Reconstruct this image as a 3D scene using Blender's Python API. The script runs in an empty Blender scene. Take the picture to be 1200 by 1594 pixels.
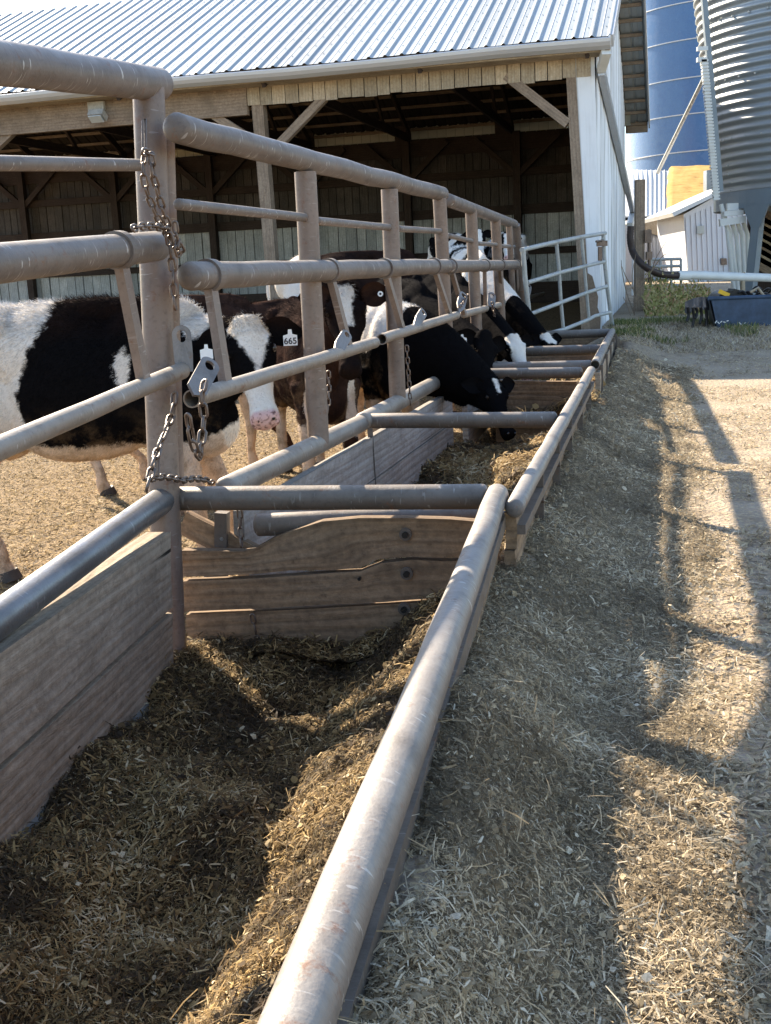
import bpy, bmesh, math, random
import numpy as np
from mathutils import Vector, Matrix
random.seed(7); RNG = np.random.default_rng(11)
rad = math.radians
sc = bpy.context.scene
COL = sc.collection

# ------------------------------------------------------------------ camera
F_PX = 1760.0; ROLL = rad(2.6); PITCH = math.atan((797 - 425) / F_PX)
EYE = np.array([0, 0, 1.3])
_f = np.array([0, math.cos(PITCH), -math.sin(PITCH)])
_u0 = np.cross([1, 0, 0], _f)
RIGHT = math.cos(ROLL) * np.array([1., 0, 0]) - math.sin(ROLL) * _u0
UP = math.sin(ROLL) * np.array([1., 0, 0]) + math.cos(ROLL) * _u0
cam_d = bpy.data.cameras.new('camera'); cam = bpy.data.objects.new('camera', cam_d); COL.objects.link(cam)
cam_d.sensor_fit = 'VERTICAL'; cam_d.sensor_height = 36.0; cam_d.lens = 36.0 * F_PX / 1594
cam_d.clip_start = 0.02; cam_d.clip_end = 3000
M = Matrix.Identity(4)
for i in range(3):
    M[i][0] = RIGHT[i]; M[i][1] = UP[i]; M[i][2] = -_f[i]; M[i][3] = EYE[i]
cam.matrix_world = M
sc.camera = cam

# ------------------------------------------------------------------ light
SUN_AZ = -36.0; SUN_EL = 34.0      # azimuth from +Y, negative = towards -X
w = bpy.data.worlds.new('World'); sc.world = w; w.use_nodes = True
wn = w.node_tree; bg = wn.nodes['Background']
sky = wn.nodes.new('ShaderNodeTexSky'); sky.sky_type = 'NISHITA'; sky.sun_disc = False
sky.sun_elevation = rad(SUN_EL); sky.sun_rotation = rad(SUN_AZ); sky.dust_density = 0.6; sky.air_density = 1.0
wn.links.new(sky.outputs[0], bg.inputs[0]); bg.inputs[1].default_value = 0.115
ld = bpy.data.lights.new('sun', 'SUN'); ld.energy = 5.0; ld.angle = rad(0.5); ld.color = (1.0, 0.86, 0.67)
lo = bpy.data.objects.new('sun', ld); COL.objects.link(lo)
sd = Vector((math.sin(rad(SUN_AZ)) * math.cos(rad(SUN_EL)), math.cos(rad(SUN_AZ)) * math.cos(rad(SUN_EL)), math.sin(rad(SUN_EL))))
lo.rotation_euler = sd.to_track_quat('Z', 'Y').to_euler(); lo.location = (0, 0, 20)
vs = sc.view_settings; vs.view_transform = 'Standard'; vs.look = 'None'; vs.gamma = 1; vs.exposure = 1.72
sc.cycles.use_denoising = True
sc.cycles.max_bounces = 6; sc.cycles.diffuse_bounces = 3; sc.cycles.glossy_bounces = 3
sc.cycles.caustics_reflective = False; sc.cycles.caustics_refractive = False

# ------------------------------------------------------------------ measuring helpers (survey of the place)
def ray(px, py): return _f + RIGHT * (px - 600) / F_PX + UP * (797 - py) / F_PX
def onz(px, py, z):
    r = ray(px, py); return EYE + r * (z - EYE[2]) / r[2]
def atY(px, py, Y):
    r = ray(px, py); return EYE + r * Y / r[1]
def A3(*a): return np.array(a, dtype=float)
def hdir(az): return A3(math.sin(rad(az)), math.cos(rad(az)), 0)       # along
def rdir(az): return A3(math.cos(rad(az)), -math.sin(rad(az)), 0)      # to the right of it
def onpl(px, py, P, n):
    r = ray(px, py); return EYE + r * ((np.array(P) - EYE) @ n) / (r @ n)
def sstep(a, b, x):
    t = np.clip((x - a) / (b - a), 0, 1); return t * t * (3 - 2 * t)

# ------------------------------------------------------------------ node helpers
class NM:
    def __init__(s, name):
        s.m = bpy.data.materials.new(name); s.m.use_nodes = True; s.t = s.m.node_tree
        s.b = s.t.nodes['Principled BSDF']
    def n(s, typ, **kw):
        nd = s.t.nodes.new('ShaderNode' + typ)
        for k, v in kw.items():
            if k.startswith('_'): setattr(nd, k[1:], v)
            else:
                key = k.replace('__', ' ')
                s.put(nd.inputs[key], v)
        return nd
    def put(s, inp, v):
        if isinstance(v, bpy.types.NodeSocket): s.t.links.new(v, inp)
        elif isinstance(v, (tuple, list)) and len(v) == 3 and inp.type == 'RGBA': inp.default_value = (*v, 1)
        else: inp.default_value = v
    def coord(s, kind='Object', scale=(1, 1, 1)):
        tc = s.n('TexCoord'); mp = s.n('Mapping'); s.put(mp.inputs['Vector'], tc.outputs[kind]); mp.inputs['Scale'].default_value = scale
        return mp.outputs[0]
    def noise(s, vec, scale, detail=4, rough=.55, dist=0):
        nd = s.n('TexNoise', Scale=scale, Detail=detail, Roughness=rough, Distortion=dist); s.put(nd.inputs['Vector'], vec); return nd.outputs['Fac']
    def voro(s, vec, scale, feat='F1', out='Distance'):
        nd = s.n('TexVoronoi', Scale=scale); nd.feature = feat; s.put(nd.inputs['Vector'], vec); return nd.outputs[out]
    def ramp(s, fac, stops, interp='LINEAR'):
        nd = s.n('ValToRGB'); s.put(nd.inputs[0], fac); cr = nd.color_ramp; cr.interpolation = interp
        while len(cr.elements) < len(stops): cr.elements.new(.5)
        for e, (p, c) in zip(cr.elements, stops):
            e.position = p; e.color = (*c, 1) if not isinstance(c, float) else (c, c, c, 1)
        return nd.outputs[0]
    def mix(s, f, a, b, mode='MIX'):
        nd = s.n('Mix', _data_type='RGBA', _blend_type=mode)
        s.put(nd.inputs[0], f); s.put(nd.inputs[6], a); s.put(nd.inputs[7], b); return nd.outputs[2]
    def math(s, op, a, b=0.0, c=None, clamp=False):
        nd = s.n('Math', _operation=op, _use_clamp=clamp); s.put(nd.inputs[0], a); s.put(nd.inputs[1], b)
        if c is not None: s.put(nd.inputs[2], c)
        return nd.outputs[0]
    def attr(s, name, out='Fac'):
        nd = s.n('Attribute'); nd.attribute_name = name; return nd.outputs[out]
    def bump(s, h, strength=.3, dist=.01, normal=None):
        nd = s.n('Bump', Strength=strength, Distance=dist); s.put(nd.inputs['Height'], h)
        if normal is not None: s.put(nd.inputs['Normal'], normal)
        s.put(s.b.inputs['Normal'], nd.outputs[0]); return nd.outputs[0]
    def done(s, col, rough=.7, metal=0.0, spec=.3):
        s.put(s.b.inputs['Base Color'], col); s.put(s.b.inputs['Roughness'], rough); s.put(s.b.inputs['Metallic'], metal)
        s.b.inputs['Specular IOR Level'].default_value = spec
        return s.m

def m_pipe(name, c1, c2, dust, scr=.6, rough=.5, metal=.15, dustamt=.75):
    k = NM(name); uv = k.coord('UV'); ob = k.coord('Object')
    n1 = k.noise(ob, 9, 5, .65); n2 = k.noise(ob, 60, 3)
    col = k.mix(k.ramp(n1, [(.35, 0.0), (.65, 1.0)]), c1, c2)
    col = k.mix(k.ramp(n2, [(.55, 0.0), (.75, .5)]), col, tuple(x * .55 for x in c1))
    g = k.n('NewGeometry'); sx = k.n('SeparateXYZ'); k.put(sx.inputs[0], g.outputs['Normal'])
    up = k.math('MULTIPLY', k.ramp(sx.outputs[2], [(.15, 0.0), (.8, 1.0)]), k.ramp(k.noise(ob, 14, 5, .7), [(.3, .35), (.6, dustamt)]))
    col = k.mix(up, col, dust)
    # scratches: short arcs round the pipe
    mp = k.coord('UV', (100, 5.0, 1)); s1 = k.noise(mp, 1.0, 1, .3, .5)
    mk = k.noise(k.coord('UV', (5, 1.5, 1)), 1.0, 2)
    s = k.math('MULTIPLY', k.ramp(s1, [(.67, 0.0), (.70, 1.0)]), k.ramp(mk, [(.42, 0.0), (.60, scr * .75)]))
    col = k.mix(s, col, (.72, .70, .67))
    bl2 = k.ramp(k.noise(ob, 4.5, 5, .65), [(.50, 0.0), (.68, .55)]); col = k.mix(bl2, col, tuple(x * .5 for x in c1)); rs = k.ramp(k.noise(ob, 17, 7, .75), [(.58, 0.0), (.68, .75)])
    col = k.mix(rs, col, (.16, .07, .035))
    k.bump(k.math('ADD', k.noise(ob, 120, 4), k.math('MULTIPLY', n1, 2.0)), .25, .004)
    return k.done(col, k.ramp(n1, [(.2, rough - .12), (.8, rough + .15)]), metal, .45)

def m_wood(name, c1, c2, c3, grain=1.0, paint=None, bolts=False):
    k = NM(name); uv = k.coord('UV', (1.8, 8, 1)); fine = k.coord('UV', (6, 64, 1)); rnd = k.n('ObjectInfo').outputs['Random']
    isl = k.n('NewGeometry').outputs['Random Per Island']
    off = k.n('Mapping'); k.put(off.inputs['Vector'], uv)
    cmb = k.n('CombineXYZ'); k.put(cmb.inputs[2], k.math('MULTIPLY', isl, 37.0)); k.put(off.inputs['Location'], cmb.outputs[0])
    n1 = k.noise(off.outputs[0], 1.6, 7, .65, 1.6); n2 = k.noise(fine, 1.0, 3, .6)
    col = k.mix(k.ramp(n1, [(.3, 0.0), (.7, 1.0)]), c1, c2)
    col = k.mix(k.ramp(n2, [(.5, 0.0), (.72, .18)]), col, c3); n5 = k.noise(k.coord('Object'), 34, 6, .75); col = k.mix(k.ramp(n5, [(.45, 0.0), (.7, .55)]), col, tuple(min(1, x * 1.35) for x in c2)); col = k.mix(k.ramp(n5, [(.3, .6), (.42, 0.0)]), col, c3)
    wv = k.n('TexWave', Scale=1.0, Distortion=5.0, Detail=2.5); wv.wave_type = 'BANDS'; wv.bands_direction = 'Y'; k.put(wv.inputs['Vector'], k.coord('UV', (.55, 7.0, 1))); wv.inputs['Detail Scale'].default_value = .8
    col = k.mix(k.ramp(wv.outputs['Fac'], [(.0, .30), (.3, 0.0)]), col, c3)
    crk = k.ramp(k.noise(k.coord('UV', (.9, 30, 1)), 1.0, 3, .5, .6), [(.245, 1.0), (.26, 0.0)]); col = k.mix(crk, col, (.02, .016, .012))
    tone = k.ramp(isl, [(0.0, (.75, .75, .75)), (1.0, (1.15, 1.12, 1.1))])
    col = k.mix(1.0, col, tone, 'MULTIPLY')
    blot = k.ramp(k.noise(k.coord('Object'), 3.5, 5, .6), [(.45, 0.0), (.72, .55)])
    col = k.mix(blot, col, tuple(x * .6 for x in c1))
    if paint:
        pk = k.ramp(k.noise(k.coord('UV', (3, 22, 1)), 1.0, 6, .75), [(paint[1] - .05, 1.0), (paint[1] + .07, 0.0)])
        col = k.mix(pk, col, paint[0])
    k.bump(k.math('ADD', k.math('ADD', k.math('MULTIPLY', n2, .45), k.math('MULTIPLY', wv.outputs['Fac'], .35)), k.math('MULTIPLY', n1, 1.5)), .7 * grain, .006)
    return k.done(col, .85, 0, .2)

def m_feed(name, dark, mid, pale, scale=1.0):
    k = NM(name); ob = k.coord('Object')
    v = k.voro(k.coord('Object', (1, .6, 1)), 95 * scale, 'F1', 'Color'); n = k.noise(ob, 9 * scale, 6, .7); nf = k.noise(ob, 130 * scale, 4, .8, 1.0)
    col = k.mix(k.ramp(v, [(.15, 0.0), (.8, 1.0)]), dark, mid)
    col = k.mix(k.ramp(nf, [(.52, 0.0), (.68, 1.0)]), col, pale)
    col = k.mix(k.ramp(n, [(.35, .55), (.62, 0.0)]), col, dark)
    h = k.math('ADD', k.voro(ob, 70 * scale), k.math('MULTIPLY', nf, .8)); k.bump(h, .9, .02)
    return k.done(col, .9, 0, .15)

def m_flake(name, stops):
    k = NM(name); a = k.attr('tone'); col = k.ramp(a, stops)
    col = k.mix(k.ramp(k.noise(k.coord('Object'), 240, 2), [(.4, 0.0), (.7, .45)]), col, (.10, .07, .04))
    tr = k.n('BsdfTranslucent'); k.put(tr.inputs[0], k.mix(.4, col, (.72, .62, .44))); mx = k.n('MixShader'); mx.inputs[0].default_value = .26; k.put(mx.inputs[1], k.b.outputs[0]); k.put(mx.inputs[2], tr.outputs[0]); k.t.links.new(mx.outputs[0], k.t.nodes['Material Output'].inputs[0])
    return k.done(col, .75, 0, .25)

def m_flat(name, c, rough=.6, metal=0.0, var=.25, scale=20, bump=.15, spec=.35):
    k = NM(name); ob = k.coord('Object'); n = k.noise(ob, scale, 6, .65)
    col = k.mix(k.ramp(n, [(.35, 0.0), (.7, 1.0)]), tuple(x * (1 - var) for x in c), tuple(min(1, x * (1 + var * .5)) for x in c))
    k.bump(k.noise(ob, scale * 5, 3), bump, .004)
    return k.done(col, rough, metal, spec)

def m_sheet(name, c, streak=(.35, .33, .30), rough=.4, metal=.35, amt=.35, bumpd=.004, sheet=0):
    k = NM(name); uv = k.coord('UV', (1, 1, 1))
    st = k.ramp(k.noise(k.coord('UV', (1.2, 26, 1)), 1.0, 4, .6), [(.5, 0.0), (.8, amt)])
    bl = k.ramp(k.noise(k.coord('Object'), 1.7, 6, .6), [(.5, 0.0), (.8, amt)])
    col = k.mix(st, c, tuple(a * .5 + b * .5 for a, b in zip(c, streak))); col = k.mix(bl, col, tuple(a * .65 + b * .35 for a, b in zip(c, streak)))
    if sheet:
        sx = k.n('SeparateXYZ'); k.put(sx.inputs[0], k.coord('UV')); q = k.math('DIVIDE', sx.outputs[1], sheet); wn_ = k.n('TexWhiteNoise', _noise_dimensions='1D'); k.put(wn_.inputs['W'], k.math('FLOOR', q))
        col = k.mix(1.0, col, k.ramp(wn_.outputs[0], [(0, (.84, .84, .83)), (1, (1.04, 1.04, 1.04))]), 'MULTIPLY')
        col = k.mix(k.ramp(k.math('FRACT', q), [(.012, .6), (.03, 0.0)]), col, (.25, .24, .22))
        col = k.mix(k.ramp(k.noise(k.coord('UV', (.5, 9, 1)), 1.0, 5, .7), [(.56, 0.0), (.78, .55)]), col, (.36, .27, .19))
    k.bump(k.noise(k.coord('Object'), 5, 5, .6), .3, bumpd * 3)
    return k.done(col, k.ramp(k.noise(k.coord('Object'), 4, 4), [(.3, rough - .08), (.7, rough + .12)]), metal, .5)

MAT = {}
MAT['rail'] = m_pipe('brown_pipe', (.115, .092, .079), (.185, .155, .136), (.33, .30, .27), .8, .5)
MAT['post'] = m_pipe('post_pipe', (.15, .11, .088), (.24, .18, .145), (.36, .31, .27), .25, .5)
MAT['grey'] = m_pipe('grey_pipe', (.20, .165, .135), (.29, .245, .205), (.42, .37, .31), .45, .5, .12)
MAT['polish'] = m_pipe('worn_pipe', (.16, .155, .155), (.24, .235, .235), (.33, .32, .31), .35, .34, .55, .6)
MAT['dark'] = m_pipe('dark_pipe', (.10, .082, .068), (.16, .13, .11), (.27, .235, .20), .35, .5, .1)
MAT['front'] = m_pipe('front_pipe', (.15, .13, .115), (.215, .188, .168), (.32, .295, .265), .55, .5)
MAT['chain'] = m_pipe('chain_steel', (.10, .07, .055), (.20, .15, .12), (.30, .25, .21), .2, .42, .6)
MAT['plate'] = m_pipe('plate_steel', (.14, .12, .11), (.23, .20, .18), (.32, .29, .26), .2, .42, .4)
MAT['board'] = m_wood('trough_board', (.25, .195, .14), (.40, .33, .25), (.13, .10, .075), 1.3)
MAT['boardpale'] = m_wood('pale_trough_board', (.33, .29, .25), (.44, .41, .37), (.16, .13, .11), 1.3)
MAT['divider'] = m_wood('oiled_board', (.17, .12, .08), (.36, .25, .155), (.07, .048, .034), 1.2)
MAT['barnwood'] = m_wood('barn_timber', (.22, .165, .12), (.34, .27, .20), (.12, .09, .07))
MAT['fascia'] = m_wood('header_board', (.36, .29, .20), (.50, .43, .32), (.20, .15, .10), 1.0)
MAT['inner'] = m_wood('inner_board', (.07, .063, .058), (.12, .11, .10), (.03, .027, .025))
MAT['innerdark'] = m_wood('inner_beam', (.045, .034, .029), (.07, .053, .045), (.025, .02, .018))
MAT['white'] = m_wood('limewashed_board', (.40, .43, .43), (.60, .64, .65), (.12, .12, .12), 1.0)
MAT['feed'] = m_feed('silage', (.035, .024, .014), (.13, .088, .042), (.30, .21, .10))
MAT['spill'] = m_feed('spilled_feed_bed', (.15, .115, .075), (.33, .26, .165), (.60, .49, .32), .9)
MAT['flake'] = m_flake('silage_flake', [(0, (.03, .021, .013)), (.28, (.11, .068, .03)), (.55, (.34, .22, .085)), (.82, (.60, .42, .18)), (1, (.80, .66, .42))])
MAT['flake2'] = m_flake('dry_flake', [(0, (.10, .076, .048)), (.35, (.31, .245, .155)), (.7, (.55, .44, .285)), (1, (.78, .69, .52))])
MAT['roof'] = m_sheet('roof_metal', (.38, .42, .44), rough=.55, metal=.05, amt=.3, sheet=.92)
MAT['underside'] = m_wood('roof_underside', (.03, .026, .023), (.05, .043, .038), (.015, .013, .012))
k = NM('light_strip'); tr = k.n('BsdfTranslucent'); tr.inputs[0].default_value = (.8, .78, .68, 1); mx = k.n('MixShader'); mx.inputs[0].default_value = .75; k.put(mx.inputs[1], k.b.outputs[0]); k.put(mx.inputs[2], tr.outputs[0]); k.t.links.new(mx.outputs[0], k.t.nodes['Material Output'].inputs[0]); MAT['strip'] = k.done((.6, .58, .5), .7)
MAT['siding'] = m_sheet('white_siding', (.80, .82, .84), streak=(.30, .27, .23), rough=.45, metal=.05, amt=.5, sheet=.88)
MAT['gutter'] = m_sheet('gutter_metal', (.55, .55, .54), rough=.42, metal=.3)
MAT['galv'] = m_sheet('galvanised_bin', (.33, .345, .34), rough=.45, metal=.55, amt=.3)
MAT['galvdark'] = m_sheet('painted_steel', (.20, .24, .27), rough=.5, metal=.3)
MAT['gatepaint'] = m_pipe('gate_paint', (.36, .38, .37), (.46, .48, .47), (.50, .50, .47), .1, .5, .2)
MAT['blue'] = m_sheet('blue_enamel', (.07, .155, .32), streak=(.11, .19, .31), rough=.25, metal=0.0, amt=.5)
MAT['bluedark'] = m_flat('blue_bucket_paint', (.04, .07, .12), .5, 0, .4, 6)
MAT['black'] = m_flat('black_plastic', (.014, .013, .013), .45, 0, .3, 20)
MAT['rubber'] = m_flat('brown_hose', (.045, .03, .026), .5, 0, .3, 20)
MAT['pvc'] = m_flat('white_pipe', (.72, .73, .70), .4, 0, .08, 5)
MAT['yellow'] = m_flat('yellow_label', (.80, .47, .03), .5, 0, .1, 8)
MAT['paper'] = m_flat('tag_white', (.80, .84, .86), .45, 0, .05, 8)
MAT['ink'] = m_flat('tag_ink', (.015, .015, .03), .6, 0, .1, 8)
MAT['cable'] = m_flat('light_housing', (.45, .43, .38), .6, .2, .25, 20)
MAT['glass'] = m_flat('lamp_glass', (.55, .58, .58), .15, 0, .1, 8)
MAT['shedwall'] = m_sheet('shed_siding', (.62, .64, .68), rough=.5, metal=.05)
MAT['shedroof'] = m_sheet('shed_roof', (.62, .64, .64), rough=.5, metal=.1)
k = NM('yellow_foam'); n_ = k.noise(k.coord('Object', (1, 1, 4)), 1.5, 6, .7)
k.bump(n_, .8, .05); MAT['foam'] = k.done(k.ramp(n_, [(.3, (.20, .10, .03)), (.42, (.42, .25, .06)), (.7, (.52, .34, .11))]), .9)
k = NM('eye'); MAT['eye'] = k.done((.012, .010, .010), .08, 0, .6)

# ------------------------------------------------------------------ mesh builder
class MB:
    def __init__(s): s.v = []; s.f = []; s.uv = []; s.sm = []; s.mi = []; s.cm = 0
    def add(s, verts, faces, uvs=None, smooth=False):
        o = len(s.v); s.v += [tuple(map(float, p)) for p in verts]
        for i, fc in enumerate(faces):
            s.f.append([o + j for j in fc]); s.sm.append(smooth); s.mi.append(s.cm)
            s.uv.append(uvs[i] if uvs else [(0, 0)] * len(fc))
        return s
    def box(s, c, size, ax=None):
        """oriented box; ax = 3x3 rows of axes"""
        c = np.array(c, float); h = np.array(size, float) / 2
        ax = np.eye(3) if ax is None else np.array(ax, float)
        vs_ = []
        for i in (-1, 1):
            for j in (-1, 1):
                for k_ in (-1, 1): vs_.append(c + ax[0] * h[0] * i + ax[1] * h[1] * j + ax[2] * h[2] * k_)
        fs = [(0, 1, 3, 2), (4, 6, 7, 5), (0, 4, 5, 1), (2, 3, 7, 6), (0, 2, 6, 4), (1, 5, 7, 3)]
        L = int(np.argmax(size)); oth = [i for i in range(3) if i != L]
        loc = np.array([[i * h[0], j * h[1], k_ * h[2]] for i in (-1, 1) for j in (-1, 1) for k_ in (-1, 1)])
        fr = [0, 0, 1, 1, 2, 2]; uvs = []
        for fi, fc in enumerate(fs):
            o = [i for i in oth if i != fr[fi]]
            vv = o[0]; sh = fi * .37 + float(c.sum()) % 3
            if fr[fi] == L: uvs.append([(loc[j][oth[0]] * .3 + sh, loc[j][oth[1]]) for j in fc])
            else: uvs.append([(loc[j][L] + sh, loc[j][vv] + sh) for j in fc])
        return s.add(vs_, fs, uvs)
    def beam(s, a, b, wd, ht, up=(0, 0, 1)):
        """bar from a to b, ht along 'up', wd across"""
        a = np.array(a, float); b = np.array(b, float); d = b - a; L = np.linalg.norm(d); d /= L
        up = np.array(up, float); up = up - d * (up @ d); up /= np.linalg.norm(up); r = np.cross(d, up)
        return s.box((a + b) / 2, (L, wd, ht), (d, r, up))
    def tube(s, pts, r, n=20, cap=True, u0=0., hollow=0):
        pts = [np.array(p, float) for p in pts]; m = len(pts)
        rs = r if hasattr(r, '__len__') else [r] * m
        tang = []
        for i in range(m):
            a = pts[max(i - 1, 0)]; b = pts[min(i + 1, m - 1)]; d = b - a; tang.append(d / (np.linalg.norm(d) + 1e-12))
        t0 = tang[0]; ref = np.array([0, 0, 1.]) if abs(t0[2]) < .9 else np.array([1., 0, 0])
        nx = np.cross(ref, t0); nx /= np.linalg.norm(nx)
        rings = []; us = []; u = u0
        for i in range(m):
            t = tang[i]; nx = nx - t * (nx @ t); nx /= np.linalg.norm(nx); ny = np.cross(t, nx)
            if i: u += np.linalg.norm(pts[i] - pts[i - 1])
            us.append(u)
            rings.append([pts[i] + rs[i] * (math.cos(a) * nx + math.sin(a) * ny) for a in [2 * math.pi * q / n for q in range(n)]])
        vs_ = [p for R_ in rings for p in R_]; fs = []; uvs = []
        for i in range(m - 1):
            for q in range(n):
                q2 = (q + 1) % n
                fs.append((i * n + q, i * n + q2, (i + 1) * n + q2, (i + 1) * n + q))
                uvs.append([(us[i], q / n), (us[i], (q + 1) / n), (us[i + 1], (q + 1) / n), (us[i + 1], q / n)])
        s.add(vs_, fs, uvs, True)
        if cap:
            s.add(rings[0], [tuple(range(n - 1, -1, -1))], [[(us[0], .5)] * n]); s.add(rings[-1], [tuple(range(n))], [[(us[-1], .5)] * n])
        return s
    def pipe(s, a, b, r, n=24, ends='cc', seg=.0, wob=0.):
        """straight pipe; ends: c closed rounded cap, f flat, h hollow"""
        a = np.array(a, float); b = np.array(b, float); d = b - a; L = np.linalg.norm(d); d = d / L
        pts = []; rr = []
        if ends[0] == 'c':
            for t in (88, 70, 45, 20): pts.append(a - d * r * .5 * math.sin(rad(t))); rr.append(r * math.cos(rad(t)))
        k_ = max(2, int(L / .25) + 1)
        for i in range(k_):
            p = a + d * L * i / (k_ - 1)
            if wob and 0 < i < k_ - 1: p = p + RNG.normal(0, wob, 3)
            pts.append(p); rr.append(r)
        if ends[1] == 'c':
            for t in (20, 45, 70, 88): pts.append(b + d * r * .5 * math.sin(rad(t))); rr.append(r * math.cos(rad(t)))
        s.tube(pts, rr, n, cap=(ends == 'cc' or ends == 'ff'))
        for e, P, D in ((ends[0], a, -d), (ends[1], b, d)):
            if e == 'h':
                ref = np.array([0, 0, 1.]); nx = np.cross(ref, D); nx /= np.linalg.norm(nx); ny = np.cross(D, nx)
                R = []
                for q in range(n):
                    aa = 2 * math.pi * q / n; dr = math.cos(aa) * nx + math.sin(aa) * ny
                    R.append((P + dr * r, P + dr * r * .84, P - D * .18 + dr * r * .84))
                vv = [x for t in R for x in t]; fs = []
                for q in range(n):
                    q2 = (q + 1) % n; fs.append((q * 3, q2 * 3, q2 * 3 + 1, q * 3 + 1)); fs.append((q * 3 + 1, q2 * 3 + 1, q2 * 3 + 2, q * 3 + 2))
                fs.append(tuple(q * 3 + 2 for q in range(n)))
                s.add(vv, fs, None, False)
            elif e == 'f' and ends != 'ff':
                pass
        return s
    def grid(s, P, uv=None, smooth=True):
        """P: array (m,n,3)"""
        m, n = P.shape[:2]; vs_ = P.reshape(-1, 3); fs = []; uvs = []
        for i in range(m - 1):
            for j in range(n - 1):
                q = (i * n + j, i * n + j + 1, (i + 1) * n + j + 1, (i + 1) * n + j); fs.append(q)
                if uv is not None: uvs.append([tuple(uv[a // n, a % n]) for a in q])
        return s.add(vs_, fs, uvs or None, smooth)
    def build(s, name, mat, parent=None, **kw):
        me = bpy.data.meshes.new(name); me.from_pydata(s.v, [], s.f)
        ul = me.uv_layers.new(name='UVMap'); ul.data.foreach_set('uv', np.array([c for f in s.uv for p in f for c in p], dtype=np.float32))
        me.polygons.foreach_set('use_smooth', s.sm)
        mats = mat if isinstance(mat, (list, tuple)) else [mat]
        for m_ in mats: me.materials.append(MAT[m_] if isinstance(m_, str) else m_)
        me.polygons.foreach_set('material_index', s.mi)
        me.update()
        return link(name, me, parent, **kw)

def link(name, me, parent=None, label=None, cat=None, group=None, kind=None):
    o = bpy.data.objects.new(name, me); COL.objects.link(o)
    if parent is not None:
        o.parent = parent; o.matrix_parent_inverse = Matrix.Identity(4)
        if me is not None:     # store parts relative to their thing's base
            off = root_off(parent); me.transform(Matrix.Translation(-off)) if off.length else None
    if label: o['label'] = label
    if cat: o['category'] = cat
    if group: o['group'] = group
    if kind: o['kind'] = kind
    return o
def root_off(p):
    v = Vector((0, 0, 0))
    while p is not None: v = v + p.location; p = p.parent
    return v
def thing(name, label, cat, loc, group=None):
    o = bpy.data.objects.new(name, None); COL.objects.link(o); o.location = loc; o.empty_display_size = .2
    o['label'] = label; o['category'] = cat
    if group: o['group'] = group
    return o

# ------------------------------------------------------------------ survey planes
S1P = onz(262, 775, .5); S1AZ = 10.0
S2P = A3(-.70, 4.05, .5); S2AZ = 14.7
S3P = A3(.544, 8.828, .5); S3AZ = 13.0
def g1(px, py, off=0.): return onpl(px, py, S1P + rdir(S1AZ) * off, rdir(S1AZ))
def g2(px, py, off=0.): return onpl(px, py, S2P + rdir(S2AZ) * off, rdir(S2AZ))
def g3(px, py, off=0.): return onpl(px, py, S3P + rdir(S3AZ) * off, rdir(S3AZ))
def ext(a, b, d):      # extend the line b->a beyond a by d
    v = (a - b); return a + v / np.linalg.norm(v) * d

_lat = {}
def vn(x, y, sc_, seed):
    """smooth value noise in 0..1"""
    if seed not in _lat: _lat[seed] = np.random.default_rng(seed).random((64, 64))
    L = _lat[seed]; x = np.asarray(x, float) / sc_ + 1000; y = np.asarray(y, float) / sc_ + 1000
    xi = np.floor(x).astype(int); yi = np.floor(y).astype(int); fx = x - xi; fy = y - yi
    fx = fx * fx * (3 - 2 * fx); fy = fy * fy * (3 - 2 * fy)
    a = L[xi % 64, yi % 64]; b = L[(xi + 1) % 64, yi % 64]; c = L[xi % 64, (yi + 1) % 64]; d = L[(xi + 1) % 64, (yi + 1) % 64]
    return (a * (1 - fx) + b * fx) * (1 - fy) + (c * (1 - fx) + d * fx) * fy
def fbm(x, y, sc_, seed, o=4):
    r = 0; amp = .5
    for i in range(o): r = r + amp * (vn(x, y, sc_ / 2 ** i, seed + i) - .5); amp *= .5
    return r
def vcoord(x, y): return (x + .70) * .967 - (y - 4.05) * .254
def vf(y): return 1.07 + .085 * np.maximum(0, 4.0 - y)
def G(x, y, rough=True):
    x = np.asarray(x, float); y = np.asarray(y, float); v = vcoord(x, y)
    base = .05 + .36 * sstep(10, 16.5, y) + .10 * sstep(16, 40, y)
    zr = base + .13 * sstep(3.3, 2.2, y) + (.20 + .03 * sstep(3.3, 2.0, y)) * np.exp(-(np.maximum(v - vf(y) - .04, 0) / (.32 - .13 * sstep(3.6, 2.6, y))) ** 2) * sstep(17, 12, y)
    zl = -.25 + .62 * sstep(9.5, 18, y) + .15 * sstep(18, 26, y)
    t = sstep(.15, .95, v)
    z = zl * (1 - t) + zr * t
    z = np.where((v > .0) & (v < vf(y) - .02) & (y < 13.6), -.5, z)
    if rough: z = z + .03 * fbm(x, y, .9, 3) + .010 * fbm(x, y, .22, 9)
    return z

def mesh_np(name, V, Q, mats, attrs=None, smooth=False, uv=None):
    me = bpy.data.meshes.new(name); nv = len(V); nf = len(Q); k_ = Q.shape[1]
    me.vertices.add(nv); me.vertices.foreach_set('co', np.ascontiguousarray(V, dtype=np.float32).ravel())
    me.loops.add(nf * k_); me.loops.foreach_set('vertex_index', Q.astype(np.int32).ravel())
    me.polygons.add(nf); me.polygons.foreach_set('loop_start', np.arange(0, nf * k_, k_, dtype=np.int32))
    try: me.polygons.foreach_set('loop_total', np.full(nf, k_, dtype=np.int32))
    except Exception: pass
    me.polygons.foreach_set('use_smooth', np.full(nf, smooth, dtype=bool))
    for m_ in mats: me.materials.append(MAT[m_])
    me.update(calc_edges=True)
    for an, arr in (attrs or {}).items():
        at = me.attributes.new(an, 'FLOAT', 'POINT'); at.data.foreach_set('value', arr.astype(np.float32))
    me.validate()
    return me

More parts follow.
